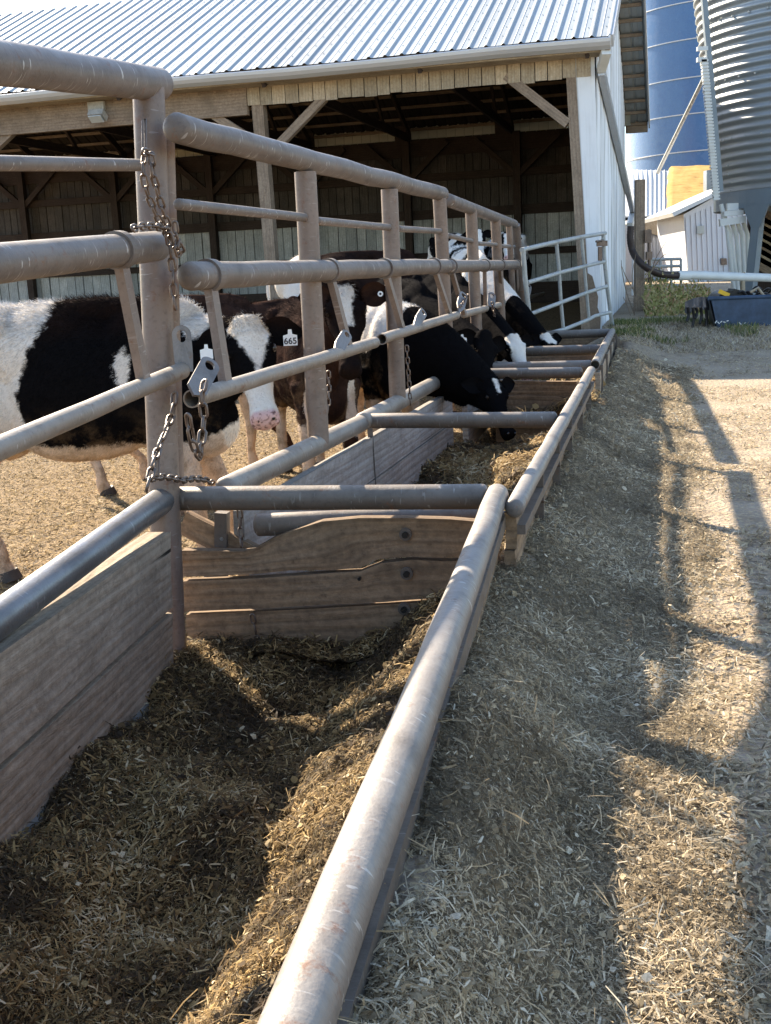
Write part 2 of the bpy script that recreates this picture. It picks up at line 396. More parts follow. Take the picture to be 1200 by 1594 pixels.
def flake_arrays(P, N, L, W, tone, curl=.2):
    """P,N (n,3) positions, surface normals; returns verts, quads, tone of bent slivers"""
    n = len(P); a = RNG.normal(size=(n, 3)); a -= N * (a * N).sum(1)[:, None] * .62
    a /= np.linalg.norm(a, axis=1)[:, None]
    b = np.cross(a, N + RNG.normal(0, .5, (n, 3))); b /= np.linalg.norm(b, axis=1)[:, None]
    c = np.cross(a, b); c *= np.sign((c * N).sum(1))[:, None] + 1e-9
    L = L[:, None]; W = W[:, None]; cu = RNG.normal(0, curl, (n, 1)) * L
    mid = P + c * np.abs(cu) * .6
    V = np.stack([P - a * L / 2 - b * W * .35, P - a * L / 2 + b * W * .35, mid - b * W / 2, mid + b * W / 2,
                  P + a * L / 2 - b * W * .3, P + a * L / 2 + b * W * .3], 1)
    base = np.arange(n)[:, None] * 6
    Q = np.concatenate([base + np.array([[0, 1, 3, 2]]), base + np.array([[2, 3, 5, 4]])], 0)
    return V.reshape(-1, 3), Q, np.repeat(tone, 6)

def heap(name, fn, us, vs_, bed, flake, nfl, sizes, label, cat, tonebias=0., clump=.10, seed=5, wfn=None, off=None):
    """fn(u,v)-> x,y,z arrays; bed surface plus loose flakes lying on it, one mesh"""
    U, Vv = np.meshgrid(us, vs_, indexing='ij'); X, Y, Z = fn(U, Vv)
    m, n = U.shape; V1 = np.stack([X, Y, Z], -1).reshape(-1, 3)
    i, j = np.meshgrid(np.arange(m - 1), np.arange(n - 1), indexing='ij'); q0 = (i * n + j).ravel()
    Q1 = np.stack([q0, q0 + 1, q0 + n + 1, q0 + n], 1)
    # flakes
    r = RNG.random((int(nfl * 1.0), 2)); fu = us[0] + (us[-1] - us[0]) * r[:, 0]; fv = vs_[0] + (vs_[-1] - vs_[0]) * r[:, 1]
    if off is not None: fv = np.exp(math.log(vs_[0] + off) + (math.log(vs_[-1] + off) - math.log(vs_[0] + off)) * r[:, 1]) - off
    if wfn is not None:
        keep = RNG.random(len(fu)) < wfn(fu, fv); fu = fu[keep]; fv = fv[keep]
    e = .004
    x, y, z = fn(fu, fv); x1, y1, z1 = fn(fu + e, fv); x2, y2, z2 = fn(fu, fv + e)
    d1 = np.stack([x1 - x, y1 - y, z1 - z], 1); d2 = np.stack([x2 - x, y2 - y, z2 - z], 1)
    N = np.cross(d1, d2); N /= np.linalg.norm(N, axis=1)[:, None]; N *= np.sign(N[:, 2])[:, None]
    dist = np.sqrt(x * x + y * y); s = np.clip(sizes[0] * np.exp(RNG.normal(0, .5, len(x))), .003, sizes[1]) * (1 + .16 * np.maximum(dist - 2, 0)); stem = RNG.random(len(x)) < .008; s = np.where(stem, RNG.uniform(.03, .075, len(x)), s)
    P = np.stack([x, y, z], 1) + N * (.001 + .010 * RNG.random((len(x), 1)) * (s[:, None] / .015))
    tone = np.clip(.42 + tonebias + RNG.normal(0, .24, len(x)) + 1.5 * fbm(x, y, clump * 2.5, seed), 0, 1)
    tone = np.where(RNG.random(len(x)) < .045, RNG.uniform(.85, 1, len(x)), tone)
    W = np.where(stem, RNG.uniform(.0015, .003, len(x)), s * RNG.uniform(.07, .19, len(x))); blk = (RNG.random(len(x)) < .10) & ~stem; W = np.where(blk, s * .5, W); s = np.where(blk, s * .6, s)
    V2, Q2, T2 = flake_arrays(P, N, s, W, tone)
    V = np.concatenate([V1, V2]); Q = np.concatenate([Q1, Q2 + len(V1)]); T = np.concatenate([np.full(len(V1), .3), T2])
    me = mesh_np(name, V, Q, [bed, flake], {'tone': T})
    mi = np.zeros(len(me.polygons), dtype=np.int32); mi[len(Q1):] = 1
    if len(me.polygons) == len(Q): me.polygons.foreach_set('material_index', mi); sm_ = np.zeros(len(Q), dtype=bool); sm_[:len(Q1)] = True; me.polygons.foreach_set('use_smooth', sm_)
    return link(name, me, None, label, cat, None, 'stuff')

# ------------------------------------------------------------------ ground
def axis_(segs):
    out = []
    for a, b, st in segs: out += list(np.arange(a, b, st))
    out.append(segs[-1][1]); return np.array(out)
gx = axis_([(-600, -60, 60), (-60, -14, 4), (-14, -5, .5), (-5, 5, .07), (5, 16, .5), (16, 60, 4), (60, 600, 60)])
gy = axis_([(-60, -2, 6), (-2, 1, .25), (1, 12, .07), (12, 30, .3), (30, 80, 5), (80, 1500, 100)])
U, V_ = np.meshgrid(gx, gy, indexing='ij'); Zg = G(U, V_)
m_, n_g = U.shape; Vg = np.stack([U, V_, Zg], -1).reshape(-1, 3)
i_, j_ = np.meshgrid(np.arange(m_ - 1), np.arange(n_g - 1), indexing='ij'); q0 = (i_ * n_g + j_).ravel()
k = NM('yard_ground'); ob = k.coord('Object'); n1 = k.noise(ob, 1.3, 7, .65); n2 = k.noise(ob, 38, 5, .75, .8); n3 = k.noise(ob, 5.0, 5, .6)
vor = k.voro(ob, 55, 'F1', 'Color')
col = k.mix(k.ramp(n1, [(.38, 0.0), (.6, 1.0)]), (.26, .205, .15), (.36, .30, .235))
col = k.mix(k.ramp(n2, [(.50, 0.0), (.62, .9)]), col, (.56, .45, .28))
col = k.mix(k.ramp(vor, [(.55, 0.0), (.9, .5)]), col, (.44, .33, .19))
col = k.mix(k.ramp(n3, [(.54, 0.0), (.68, .6)]), col, (.15, .11, .075))
col = k.mix(k.attr('lot'), col, k.mix(.8, col, k.ramp(n2, [(.40, (.045, .030, .017)), (.58, (.32, .21, .095))])))
k.bump(k.math('ADD', k.voro(ob, 42), n2), .7, .02); MAT['ground'] = k.done(col, .92, 0, .15)
link('ground', mesh_np('ground', Vg, np.stack([q0, q0 + 1, q0 + n_g + 1, q0 + n_g], 1)[:, ::-1], ['ground'], {'lot': sstep(.6, .2, vcoord(Vg[:, 0], Vg[:, 1]))}, True), kind='structure')

# spilled feed along the trough fronts (stuff)
def fn_spill(v, y):
    v = v + vf(y) - 1.0 + .0
    x = (v + .254 * (y - 4.05)) / .967 - .70
    fade = sstep(2.25, 1.7, v + .35 * fbm(x, y, .8, 21)) * sstep(13.6, 12.0, y)
    z = G(x, y) + .012 + ((.012 + .055 * np.exp(-(v - vf(y) - .1) / .3)) * fbm(x, y, .40, 31) + (.012 + .025 * np.exp(-(v - vf(y) - .1) / .3)) * fbm(x, y, .13, 41)) * fade + .014 * fbm(x, y, .045, 51) * fade
    z = z - .10 * (1 - fade)
    return x, y, z
heap('spilled_feed', fn_spill, np.linspace(1.0, 2.5, 190), np.concatenate([np.geomspace(.9, 13.8, 620)]), 'spill', 'flake2', 900000, (.0085, .028),
     'dry chopped feed spilled in a long heap beside the troughs', 'spilled feed', .02, .12, 61,
     lambda v, y: np.clip((1.8 / y) ** .8, 0, 1) * sstep(2.5, 1.9, v) * np.clip(.85 + 1.3 * fbm(v, y, .30, 207), .5, 1), 0.)
# loose straw on the open yard to the right and on the cattle lot
def fn_yard(x, y): return x, y, G(x, y) + .004
def straw(name, x0, x1, y0, y1, n, sizes, label, cat, tb, cond, flake='flake2', p=1.6, yr=2.0):
    x = RNG.uniform(x0, x1, n * 4); y = np.exp(RNG.uniform(math.log(y0), math.log(y1), n * 4)); kk = cond(x, y); x = x[kk][:n]; y = y[kk][:n]
    z = G(x, y); N = np.stack([RNG.normal(0, .15, len(x)), RNG.normal(0, .15, len(x)), np.ones(len(x))], 1); N /= np.linalg.norm(N, axis=1)[:, None]
    s = (sizes[0] + (sizes[1] - sizes[0]) * RNG.random(len(x)) ** 2)
    tone = np.clip(.5 + tb + RNG.normal(0, .22, len(x)), 0, 1)
    V, Q, T = flake_arrays(np.stack([x, y, z + .002 + .006 * RNG.random(len(x))], 1), N, s, s * RNG.uniform(.08, .25, len(x)), tone)
    link(name, mesh_np(name, V, Q, [flake], {'tone': T}), None, label, cat, None, 'stuff')
straw('yard_straw', .3, 6.5, 1.5, 17, 110000, (.012, .055), 'pale straw bits strewn over the sunlit yard', 'straw', .1, lambda x, y: (vcoord(x, y) > 1.7) & (fbm(x, y, .8, 77) > -.06))
straw('lot_litter', -5.5, 1.2, 4.5, 12.5, 110000, (.015, .055), 'trampled golden litter on the floor of the cattle lot', 'litter', -.02, lambda x, y: (vcoord(x, y) < -.05), 'flake')

# ------------------------------------------------------------------ silage inside the three troughs
def trough_fn(P, az, W, zf, seed):
    a = hdir(az); r = rdir(az)
    def fn(v, u):
        x = P[0] + a[0] * u + r[0] * v; y = P[1] + a[1] * u + r[1] * v
        z = zf(v, u) + .18 * fbm(x, y, .42, seed) + .09 * fbm(x, y, .15, seed + 7) + .025 * fbm(x, y, .04, seed + 13)
        return x, y, z
    return fn
fz1 = lambda v, u: -.185 + .25 * sstep(.64, 1.06, v) + .05 * sstep(.34, .05, v) * (.7 + .6 * vn(u * 1.0, v * 0, .8, 23)) - .10 * sstep(-1.25, -1.65, u) * sstep(.2, .45, v) + .16 * sstep(-2.08, -2.35, u) + .06 * sstep(-2.2, -3.2, u) + .06 * sstep(-.5, 0, u) + .05 * np.exp(-((u + 1.1) / .35) ** 2) * sstep(.7, .3, v)
heap('silage', trough_fn(S1P, S1AZ, 1.2, fz1, 101), np.linspace(.03, 1.20, 230), np.linspace(-3.9, .04, 620), 'feed', 'flake', 560000, (.0115, .034),
     'brown chopped silage heaped in the near trough, golden where the sun strikes it', 'silage', -.03, .10, 71,
     lambda v, u: np.clip((2.0 / np.maximum(u + 4.2, .3)) ** .5, 0, 1), 4.25)
fz2 = lambda v, u: -.10 + .16 * sstep(.3, 1.1, v) + .05 * sstep(1.2, 2.4, u)
heap('silage', trough_fn(S2P, S2AZ, 1.1, fz2, 131), np.linspace(.03, 1.12, 110), np.linspace(.10, 4.85, 420), 'feed', 'flake', 90000, (.014, .04),
     'silage in the middle trough, being eaten by the black cow', 'silage', 0.0, .12, 81)
fz3 = lambda v, u: .10 + .12 * sstep(.3, .95, v)
heap('silage', trough_fn(S3P + A3(.12, -.05, 0), S3AZ, 1.0, fz3, 151), np.linspace(.03, 1.0, 70), np.linspace(.1, 5.0, 260), 'feed', 'flake', 20000, (.02, .05),
     'silage in the farthest trough under the white-faced cow', 'silage', 0.05, .15, 91)
# ------------------------------------------------------------------ chains
def chain_mb(pts, link_len=.036, wire=.0052, wid=.022, mb=None, jit=.0):
    mb = mb or MB(); pts = [np.array(p, float) for p in pts]
    # resample
    seg = [0]
    for i in range(1, len(pts)): seg.append(seg[-1] + np.linalg.norm(pts[i] - pts[i - 1]))
    tot = seg[-1]; pitch = link_len - wire * 2.2; n = max(2, int(tot / pitch))
    def at(s):
        s = min(max(s, 0), tot)
        for i in range(1, len(pts)):
            if s <= seg[i] + 1e-9: return pts[i - 1] + (pts[i] - pts[i - 1]) * (s - seg[i - 1]) / max(1e-9, seg[i] - seg[i - 1])
        return pts[-1]
    ref = A3(.3, -.9, .2)
    for i in range(n):
        a = at(i * tot / n); b = at((i + 1) * tot / n); c = (a + b) / 2; d = (b - a) / max(1e-9, np.linalg.norm(b - a))
        s1 = np.cross(d, ref); s1 /= np.linalg.norm(s1); s2 = np.cross(d, s1)
        side = s1 * .8 + s2 * .45 if i % 2 == 0 else s2 * .9 - s1 * .5
        side = side + RNG.normal(0, .18, 3); side -= d * (side @ d); side /= np.linalg.norm(side)
        hl = link_len / 2 - wid / 2; R_ = wid / 2 - wire * .5; loop = []
        for q in range(14):
            aa = 2 * math.pi * q / 14; ca, sa = math.cos(aa), math.sin(aa)
            loop.append(c + d * (hl * (1 if sa > 0 else -1) + R_ * sa) + side * R_ * ca)
        nn = np.cross(d, side); m = len(loop); vs_ = []; fs = []
        for q in range(m):
            t = loop[(q + 1) % m] - loop[q - 1]; t /= np.linalg.norm(t); o = np.cross(t, nn)
            for e in range(6):
                ee = 2 * math.pi * e / 6; vs_.append(loop[q] + wire * (math.cos(ee) * o + math.sin(ee) * nn))
        for q in range(m):
            for e in range(6):
                fs.append((q * 6 + e, q * 6 + (e + 1) % 6, ((q + 1) % m) * 6 + (e + 1) % 6, ((q + 1) % m) * 6 + e))
        mb.add(vs_, fs, [[(i * .1, .2)] * 4] * len(fs), True)
    return mb
def chain(pts, label, big=1.0, group=None, **kw):
    mb = chain_mb(pts, .048 * big, .0048 * big, .026 * big, **kw)
    o = mb.build('chain', 'chain'); o['label'] = label; o['category'] = 'chain'
    if group: o['group'] = group
    # base at first point
    p = Vector(tuple(map(float, pts[0]))); o.data.transform(Matrix.Translation(-p)); o.location = p
    return o

def hasp_mb(base, tip, wd, th, nrm):
    """latch plate: rounded bar with a keyhole, from base to tip"""
    mb = MB(); base = np.array(base); tip = np.array(tip); d = tip - base; L = np.linalg.norm(d); d /= L
    nrm = np.array(nrm, float); nrm -= d * (nrm @ d); nrm /= np.linalg.norm(nrm); s = np.cross(d, nrm)
    n = 28; out = []; inn = []
    hr = wd * .26; hc = L - wd * .55
    for q in range(n):       # outline and hole share the angle about hole centre
        aa = 2 * math.pi * q / n; ca, sa = math.cos(aa), math.sin(aa)
        if sa >= 0: o = (ca * wd / 2, hc + sa * wd / 2)
        else:
            t = min(abs((wd / 2) / ca) if abs(ca) > 1e-6 else 1e9, hc / abs(sa)); o = (ca * t, hc + sa * t)
        out.append(o)
        # keyhole: circle with slot downwards
        inn.append((ca * hr, hc + sa * hr * (1.0 if sa > 0 else 1.5)))
    vs_ = []
    for z in (-th / 2, th / 2):
        for (x, y) in out: vs_.append(base + s * x + d * y + nrm * z)
        for (x, y) in inn: vs_.append(base + s * x + d * y + nrm * z)
    fs = []
    for q in range(n):
        q2 = (q + 1) % n
        fs += [(q, q2, n + q2, n + q), (2 * n + q, 3 * n + q, 3 * n + q2, 2 * n + q2), (q, 2 * n + q, 2 * n + q2, q2), (n + q, n + q2, 3 * n + q2, 3 * n + q)]
    mb.add(vs_, fs, [[(v_ * .01, .3) for v_ in range(4)]] * len(fs)); return mb
def ring_mb(c, ax, r, wdt, th):
    """collar round a pipe"""
    mb = MB(); ax = np.array(ax) / np.linalg.norm(ax); c = np.array(c)
    prof = [(-wdt / 2, r), (-wdt / 2, r + th), (wdt / 2, r + th), (wdt / 2, r), (-wdt / 2, r)]
    ref = A3(0, 0, 1); nx = np.cross(ref, ax); nx /= np.linalg.norm(nx); ny = np.cross(ax, nx); n = 28; vs_ = []; fs = []; uv = []
    for q in range(n):
        aa = 2 * math.pi * q / n; dr = math.cos(aa) * nx + math.sin(aa) * ny
        for (a, b) in prof[:4]: vs_.append(c + ax * a + dr * b)
    for q in range(n):
        for e in range(4):
            fs.append((q * 4 + e, q * 4 + (e + 1) % 4, ((q + 1) % n) * 4 + (e + 1) % 4, ((q + 1) % n) * 4 + e)); uv.append([(.1 * e, q / n)] * 4)
    mb.add(vs_, fs, uv, False); return mb
def along(a, b, t): return a + (b - a) * t
def closest_t(p, a, b):
    d = b - a; return float(((p - a) @ d) / (d @ d))

def neck_bar(fence, gfun, az, bar, struts, mid, plates, hollow='cc', r=.030, midr=.05):
    """hanging neck bar: lower pipe, struts, collars that turn on the mid rail, latch plates"""
    a, b = bar
    nb = MB().pipe(a, b, r, 22, hollow, wob=.001).build('neck_bar', 'grey', fence)
    for (top, bot) in struts:
        T = np.array(top); B = np.array(bot)
        tt = closest_t(T, *mid); C0 = along(*mid, tt); ax = mid[1] - mid[0]; ax = ax / np.linalg.norm(ax)
        ring_mb(C0, ax, midr + .001, .05, .009).build('collar', 'rail', nb)
        tb = closest_t(B, a, b); B2 = along(a, b, tb)
        d = B2 - C0; d /= np.linalg.norm(d)
        MB().beam(C0 + d * (midr + .004), B2 - d * r * .6, .030, .058, ax).build('strut', 'post', nb)
    for (bp_, tp_, wd) in plates:
        hasp_mb(bp_, tp_, wd, .010, A3(.3, -1, .1)).build('latch_plate', 'plate', nb)
    return nb

# ------------------------------------------------------------------ feed fence, near panel
def vert_post(top, foot, r, mat, parent, name='post'):
    return MB().pipe(np.array(foot), np.array(top), r, 28, 'ff', wob=.0005).build(name, mat, parent)
t1a, t1b = g1(0, 98, .0), g1(236, 130, .0); p1top = g1(232, 150); p1ft = g1(256, 770)
F1 = thing('feed_fence', 'nearest panel of the brown pipe feed fence, standing on the thick chained post', 'fence', tuple(g1(262, 1000) * [1, 1, 0] + [0, 0, -.3]), 'pipe feed fence panels')
t1s = ext(t1a, t1b, 1.6)
MB().pipe(t1s, g1(246, 131), .060, 30, 'cc', wob=.0008).build('top_rail', 'rail', F1)
th = g1(0, 254), g1(216, 257)
MB().pipe(ext(th[0], th[1], 1.6), th[1], .0215, 18, 'cc').build('thin_rail', 'rail', F1)
m1 = g1(0, 410, .07), g1(238, 384, .07)
m1s = ext(m1[0], m1[1], 1.6); m1e = g1(244, 383, .07)
MB().pipe(m1s, m1e, .052, 30, 'cc', wob=.0008).build('mid_rail', 'rail', F1)
pd = (p1ft - p1top) / np.linalg.norm(p1ft - p1top)
vert_post(p1top + A3(0, 0, .03), p1ft + pd * .95, .058, 'post', F1)
l1 = g1(0, 698, .10), g1(283, 577, .10)
neck_bar(F1, g1, S1AZ, (ext(l1[0], l1[1], 1.6), l1[1]), [(g1(190, 400, .08), g1(224, 588, .10))], (m1s, m1e), [(l1[1] + A3(0.01, 0, -.005), g1(281, 505, .10), .070)], 'cc', .031, .052)
# ------------------------------------------------------------------ middle panel
F2 = thing('feed_fence', 'middle panel of the brown pipe feed fence, the brown and white cow looking through it', 'fence', tuple(g2(300, 800) * [1, 1, 0] + [0, 0, -.3]), 'pipe feed fence panels')
t2 = g2(262, 196), g2(688, 302)
MB().pipe(g2(275, 199), t2[1], .052, 28, 'cc', wob=.002).build('top_rail', 'rail', F2)
m2s, m2e = g2(296, 430, .06), g2(694, 414, .06)
MB().pipe(m2s, m2e, .050, 28, 'cc', wob=.0015).build('mid_rail', 'rail', F2)
for a_, b_ in (((278, 318), (478, 339)), ((494, 344), (606, 354)), ((620, 356), (686, 360))):
    MB().pipe(g2(*a_), g2(*b_), .0205, 16, 'cc').build('thin_rail', 'rail', F2)
posts2 = [((268, 205), (282, 760), 0.10), ((475, 268), (496, 690), .052), ((606, 295), (619, 622), .052), ((684, 308), (694, 500), .050)]
for i, (tp, ft, r) in enumerate(posts2):
    T, B = g2(*tp), g2(*ft)
    if i == 0: T, B = atY(256, 200, 4.42), atY(274, 800, 4.42); r = .036
    if i == 3: B = B + (B - T) / np.linalg.norm(B - T) * .55
    vert_post(T, B, r, 'post', F2)
l2 = g2(298, 621, .12), g2(583, 533, .11)
neck_bar(F2, g2, S2AZ, l2, [(g2(325, 430, .06), g2(350, 592, .115)), (g2(512, 424, .06), g2(543, 540, .11))], (m2s, m2e),
         [(g2(301, 616, .15), g2(331, 560, .14), .072), (g2(518, 556, .12), g2(542, 517, .12), .062)], 'hc', .031, .05)
l3 = g2(594, 528, .11), g2(710, 491, .10)
neck_bar(F2, g2, S2AZ, l3, [(g2(598, 421, .06), g2(628, 516, .11)), (g2(675, 416, .06), g2(701, 492, .10))], (m2s, m2e),
         [(g2(640, 517, .12), g2(660, 484, .12), .062)], 'hc', .031, .05)
# ------------------------------------------------------------------ far panel
F3 = thing('feed_fence', 'farthest panel of the brown pipe feed fence, next to the pale tube gate', 'fence', tuple(g3(700, 560) * [1, 1, 0] + [0, 0, -.2]), 'pipe feed fence panels')
t3 = g3(698, 312), g3(800, 349)
MB().pipe(t3[0], t3[1], .052, 24, 'cc').build('top_rail', 'rail', F3)
m3s, m3e = g3(699, 415, .06), g3(805, 412, .06)
MB().pipe(m3s, m3e, .050, 24, 'cc').build('mid_rail', 'rail', F3)
for a_, b_ in (((699, 367), (736, 376)), ((744, 379), (773, 381)), ((781, 383), (800, 384))):
    MB().pipe(g3(*a_), g3(*b_), .0205, 12, 'cc').build('thin_rail', 'rail', F3)
for tp, ft, r in (((733, 325), (742, 520), .052), ((771, 338), (780, 510), .052), ((792, 345), (800, 500), .035), ((803, 350), (815, 500), .050)):
    vert_post(g3(*tp), g3(*ft), r, 'post', F3)
l4 = g3(722, 489, .10), g3(846, 457, -.3)
neck_bar(F3, g3, S3AZ, l4, [(g3(701, 414, .06), g3(722, 468, .1)), (g3(754, 412, .06), g3(765, 478, .1)), (g3(778, 412, .06), g3(793, 470, .05)), (g3(803, 411, .06), g3(817, 464, .0))], (m3s, m3e),
         [(g3(714, 488, .12), g3(722, 456, .12), .075), (g3(764, 478, .12), g3(766, 455, .12), .08), (g3(798, 472, .05), g3(798, 450, .05), .085), (g3(820, 466, 0), g3(824, 443, 0), .085)], 'cc', .031, .05)

# ------------------------------------------------------------------ troughs
def bunk(label, base):
    return thing('feed_trough', label, 'trough', tuple(base), 'feed troughs in line')
def board(parent, pts, th, mat, name='board', nseg=1):
    """board given by its four face corners (top a, top b, bottom b, bottom a), thickness th away along its normal"""
    a, b, c, d = [np.array(p, float) for p in pts]
    n = np.cross(b - a, d - a); n /= np.linalg.norm(n); mb = MB(); L = np.linalg.norm(b - a); H = np.linalg.norm(d - a); sh = RNG.random() * 5
    m = max(2, int(L / .12)); hq = 4
    F_ = np.zeros((m, hq, 3)); wv = RNG.normal(0, 1)
    for i in range(m):
        for j in range(hq):
            s, t = i / (m - 1), j / (hq - 1); p = (a * (1 - s) + b * s) * (1 - t) + (d * (1 - s) + c * s) * t
            e = (vn(s * L * 2 + sh, t * 3, .9, 303) - .5) * .004 * (1 if j in (0, hq - 1) else .0)
            p = p + np.array([0, 0, 1.]) * e + n * ((vn(s * L + sh, t * 2, .5, 305) - .5) * .006 - (.004 if j in (0, hq - 1) else 0)); F_[i, j] = p
    Bk = F_ - n * -th if False else F_ + n * th
    uv = np.zeros((m, hq, 2))
    for i in range(m):
        for j in range(hq): uv[i, j] = (i / (m - 1) * L + sh, j / (hq - 1) * H + sh)
    mb.grid(F_, uv, False); mb.grid(Bk[::-1], uv[::-1], False)
    for j in (0, hq - 1):
        E = np.stack([F_[:, j], Bk[:, j]], 1); uu = np.stack([uv[:, j], uv[:, j] + [0, th]], 1)
        mb.grid(E if j else E[::-1], uu, False)
    for i in (0, m - 1):
        E = np.stack([F_[i], Bk[i]], 1); uu = np.stack([uv[i], uv[i] + [th, 0]], 1); mb.grid(E if not i else E[::-1], uu, False)
    return mb.build(name, mat, parent)

# near trough
T1 = bunk('nearest feed trough, with a thick cracked end board and a broad worn front pipe', S1P * [1, 1, 0] + [0, 0, -.3])
fa, fb = onz(466, 1594, .5), onz(774, 770, .5)
fs_ = ext(fa, fb, .8)
MB().pipe(fs_, fb, .0405, 32, 'cc', wob=.0015).build('front_pipe', 'front', T1)
ra, rb = g1(0, 962, .0), g1(252, 779, .0)
MB().pipe(ext(ra, rb, 1.5), rb, .050, 30, 'cc', wob=.0008).build('rear_pipe', 'polish', T1)
c1a, c1b = onz(282, 776, .495), onz(752, 773, .495)
MB().pipe(c1a - (c1b - c1a) * .02, c1b, .046, 28, 'cc').build('cross_pipe', 'dark', T1)
fd = (fb - fs_) / np.linalg.norm(fb - fs_); fr = np.array([fd[1], -fd[0], 0])
# steel channel and boards under the front pipe
L_f = np.linalg.norm(fb - fs_)
MB().beam(fs_ + fr * .026 + A3(0, 0, -.085), fb + fr * .026 + A3(0, 0, -.085), .012, .05).build('front_channel', 'dark', T1)
for z0, z1 in ((-.055, -.24), (-.25, -.46), (-.47, -.62)):
    q = [fb - fr * .036 + A3(0, 0, z0), fs_ - fr * .036 + A3(0, 0, z0), fs_ - fr * .036 + A3(0, 0, z1), fb - fr * .036 + A3(0, 0, z1)]
    board(T1, q, .04, 'divider', 'front_board')
# rear boards
def rb1(p1_, p2_, p3_, p4_): return [g1(*p1_, .055), g1(*p2_, .055), g1(*p3_, .055), g1(*p4_, .055)]
def stretch(q, d):
    a, b, c, e = q; return [ext(a, b, d), b, c, ext(e, c, d)]
board(T1, stretch(rb1((0, 1016), (264, 828), (268, 945), (0, 1186)), 1.4)[::1], .095, 'board', 'rear_board')
lo_ = rb1((0, 1198), (268, 953), (272, 1075), (0, 1400)); board(T1, stretch(lo_, 1.4), .05, 'board', 'rear_board')
# sloping concrete lip at the foot of the rear boards
k = NM('concrete'); MAT['concrete'] = k.done(k.ramp(k.noise(k.coord('Object'), 12, 6, .7), [(.3, (.10, .092, .082)), (.7, (.22, .20, .175))]), .9); 
q = S1P * [1, 1, 0] + rdir(S1AZ) * .05; e = hdir(S1AZ)
MB().beam(q - e * 3.9 + A3(0, 0, -.185) + rdir(S1AZ) * .02, q - e * .2 + A3(0, 0, -.175) + rdir(S1AZ) * .02, .10, .08, A3(0, 0, 1) + rdir(S1AZ) * .6).build('concrete_lip', 'concrete', T1)
# end (divider) boards with bolts
DP = onz(285, 800, .42) ; dn = hdir(S1AZ)
def dv(px, py, o=0.): return onpl(px, py, DP + dn * o, dn)
def divider_top():
    """the thick upper board with a hollow worn into its top edge"""
    mb = MB(); tp = [(283, 857), (330, 857), (380, 858), (400, 852), (425, 838), (450, 828), (500, 812), (560, 806), (640, 806), (700, 808), (740, 812), (765, 815)]
    bt = [(283, 898), (330, 896), (400, 893), (450, 888), (520, 888), (560, 884), (590, 870), (640, 866), (680, 868), (710, 868), (740, 862), (765, 862)]
    m = len(tp); F_ = np.zeros((m, 6, 3))
    for i in range(m):
        a, b = dv(*tp[i]), dv(*bt[i])
        for j in range(6): F_[i, j] = along(a, b, j / 5) + dn * (-.006 * math.sin(j * 1.3 + i)) 
    Bk = F_ + dn * .05; uv = np.zeros((m, 6, 2))
    for i in range(m):
        for j in range(6): uv[i, j] = (np.linalg.norm(F_[i, j] - F_[0, j]), j * .03)
    mb.grid(F_[:, ::-1], uv[:, ::-1], True); mb.grid(Bk, uv, True)
    for j in (0, 5): mb.grid(np.stack([F_[:, j], Bk[:, j]], 1), np.stack([uv[:, j], uv[:, j] + .02], 1), False)
    mb.grid(np.stack([F_[0], Bk[0]], 1), None, False)
    return mb
divider_top().build('end_board', 'divider', T1)
mb = MB(); tp = [(284, 905), (400, 900), (520, 892), (560, 890), (595, 876), (640, 872), (700, 874), (765, 868)]; bt = [(286, 952), (400, 947), (520, 941), (560, 939), (595, 937), (640, 934), (700, 930), (765, 928)]
F_ = np.zeros((len(tp), 5, 3))
for i in range(len(tp)):
    for j in range(5): F_[i, j] = along(dv(*tp[i]), dv(*bt[i]), j / 4) + dn * (-.004 * math.sin(j * 1.6 + i * 2))
Bk = F_ + dn * .05; uv = np.zeros((len(tp), 5, 2))
for i in range(len(tp)):
    for j in range(5): uv[i, j] = (np.linalg.norm(F_[i, j] - F_[0, j]) + 3, j * .03 + 2)
mb.grid(F_[:, ::-1], uv[:, ::-1], True); mb.grid(Bk, uv, True)
for j in (0, 4): mb.grid(np.stack([F_[:, j], Bk[:, j]], 1), np.stack([uv[:, j], uv[:, j] + .02], 1), False)
mb.build('end_board', 'divider', T1)
board(T1, [dv(290, 957, .015), dv(765, 932, .015), dv(765, 1120, .015), dv(292, 1120, .015)], .05, 'divider', 'end_board')
for (px, py) in ((631, 832), (633, 893), (629, 948), (560, 900)):
    r_ = .011 if px > 600 else .006; c = dv(px, py, -.012); MB().tube([c, c - dn * .016], r_ * 1.15, 8).build('bolt', 'black', T1)
    if px > 600: MB().tube([c + dn * .012, c - dn * .004], .024, 18).build('washer', 'dark', T1)
# far side stubs between cross pipe and end board
for px in (346,): MB().beam(dv(px, 797, .10), dv(px, 850, .10), .05, .05, dn).build('stub_post', 'dark', T1)
# loose slanting plank behind the cross pipe
pk = thing('loose_plank', 'short weathered plank leaning in the gap above the end board, beside the chained post', 'plank', tuple(dv(300, 840, .12)))
pa, pb_ = dv(286, 812, .12), dv(398, 868, .12)
MB().beam(pa, pb_, .045, .095).build('plank_body', 'divider', pk); c = dv(346, 838, .085); MB().tube([c, c - dn * .01], .008, 10).build('bolt_head', 'gutter', pk)

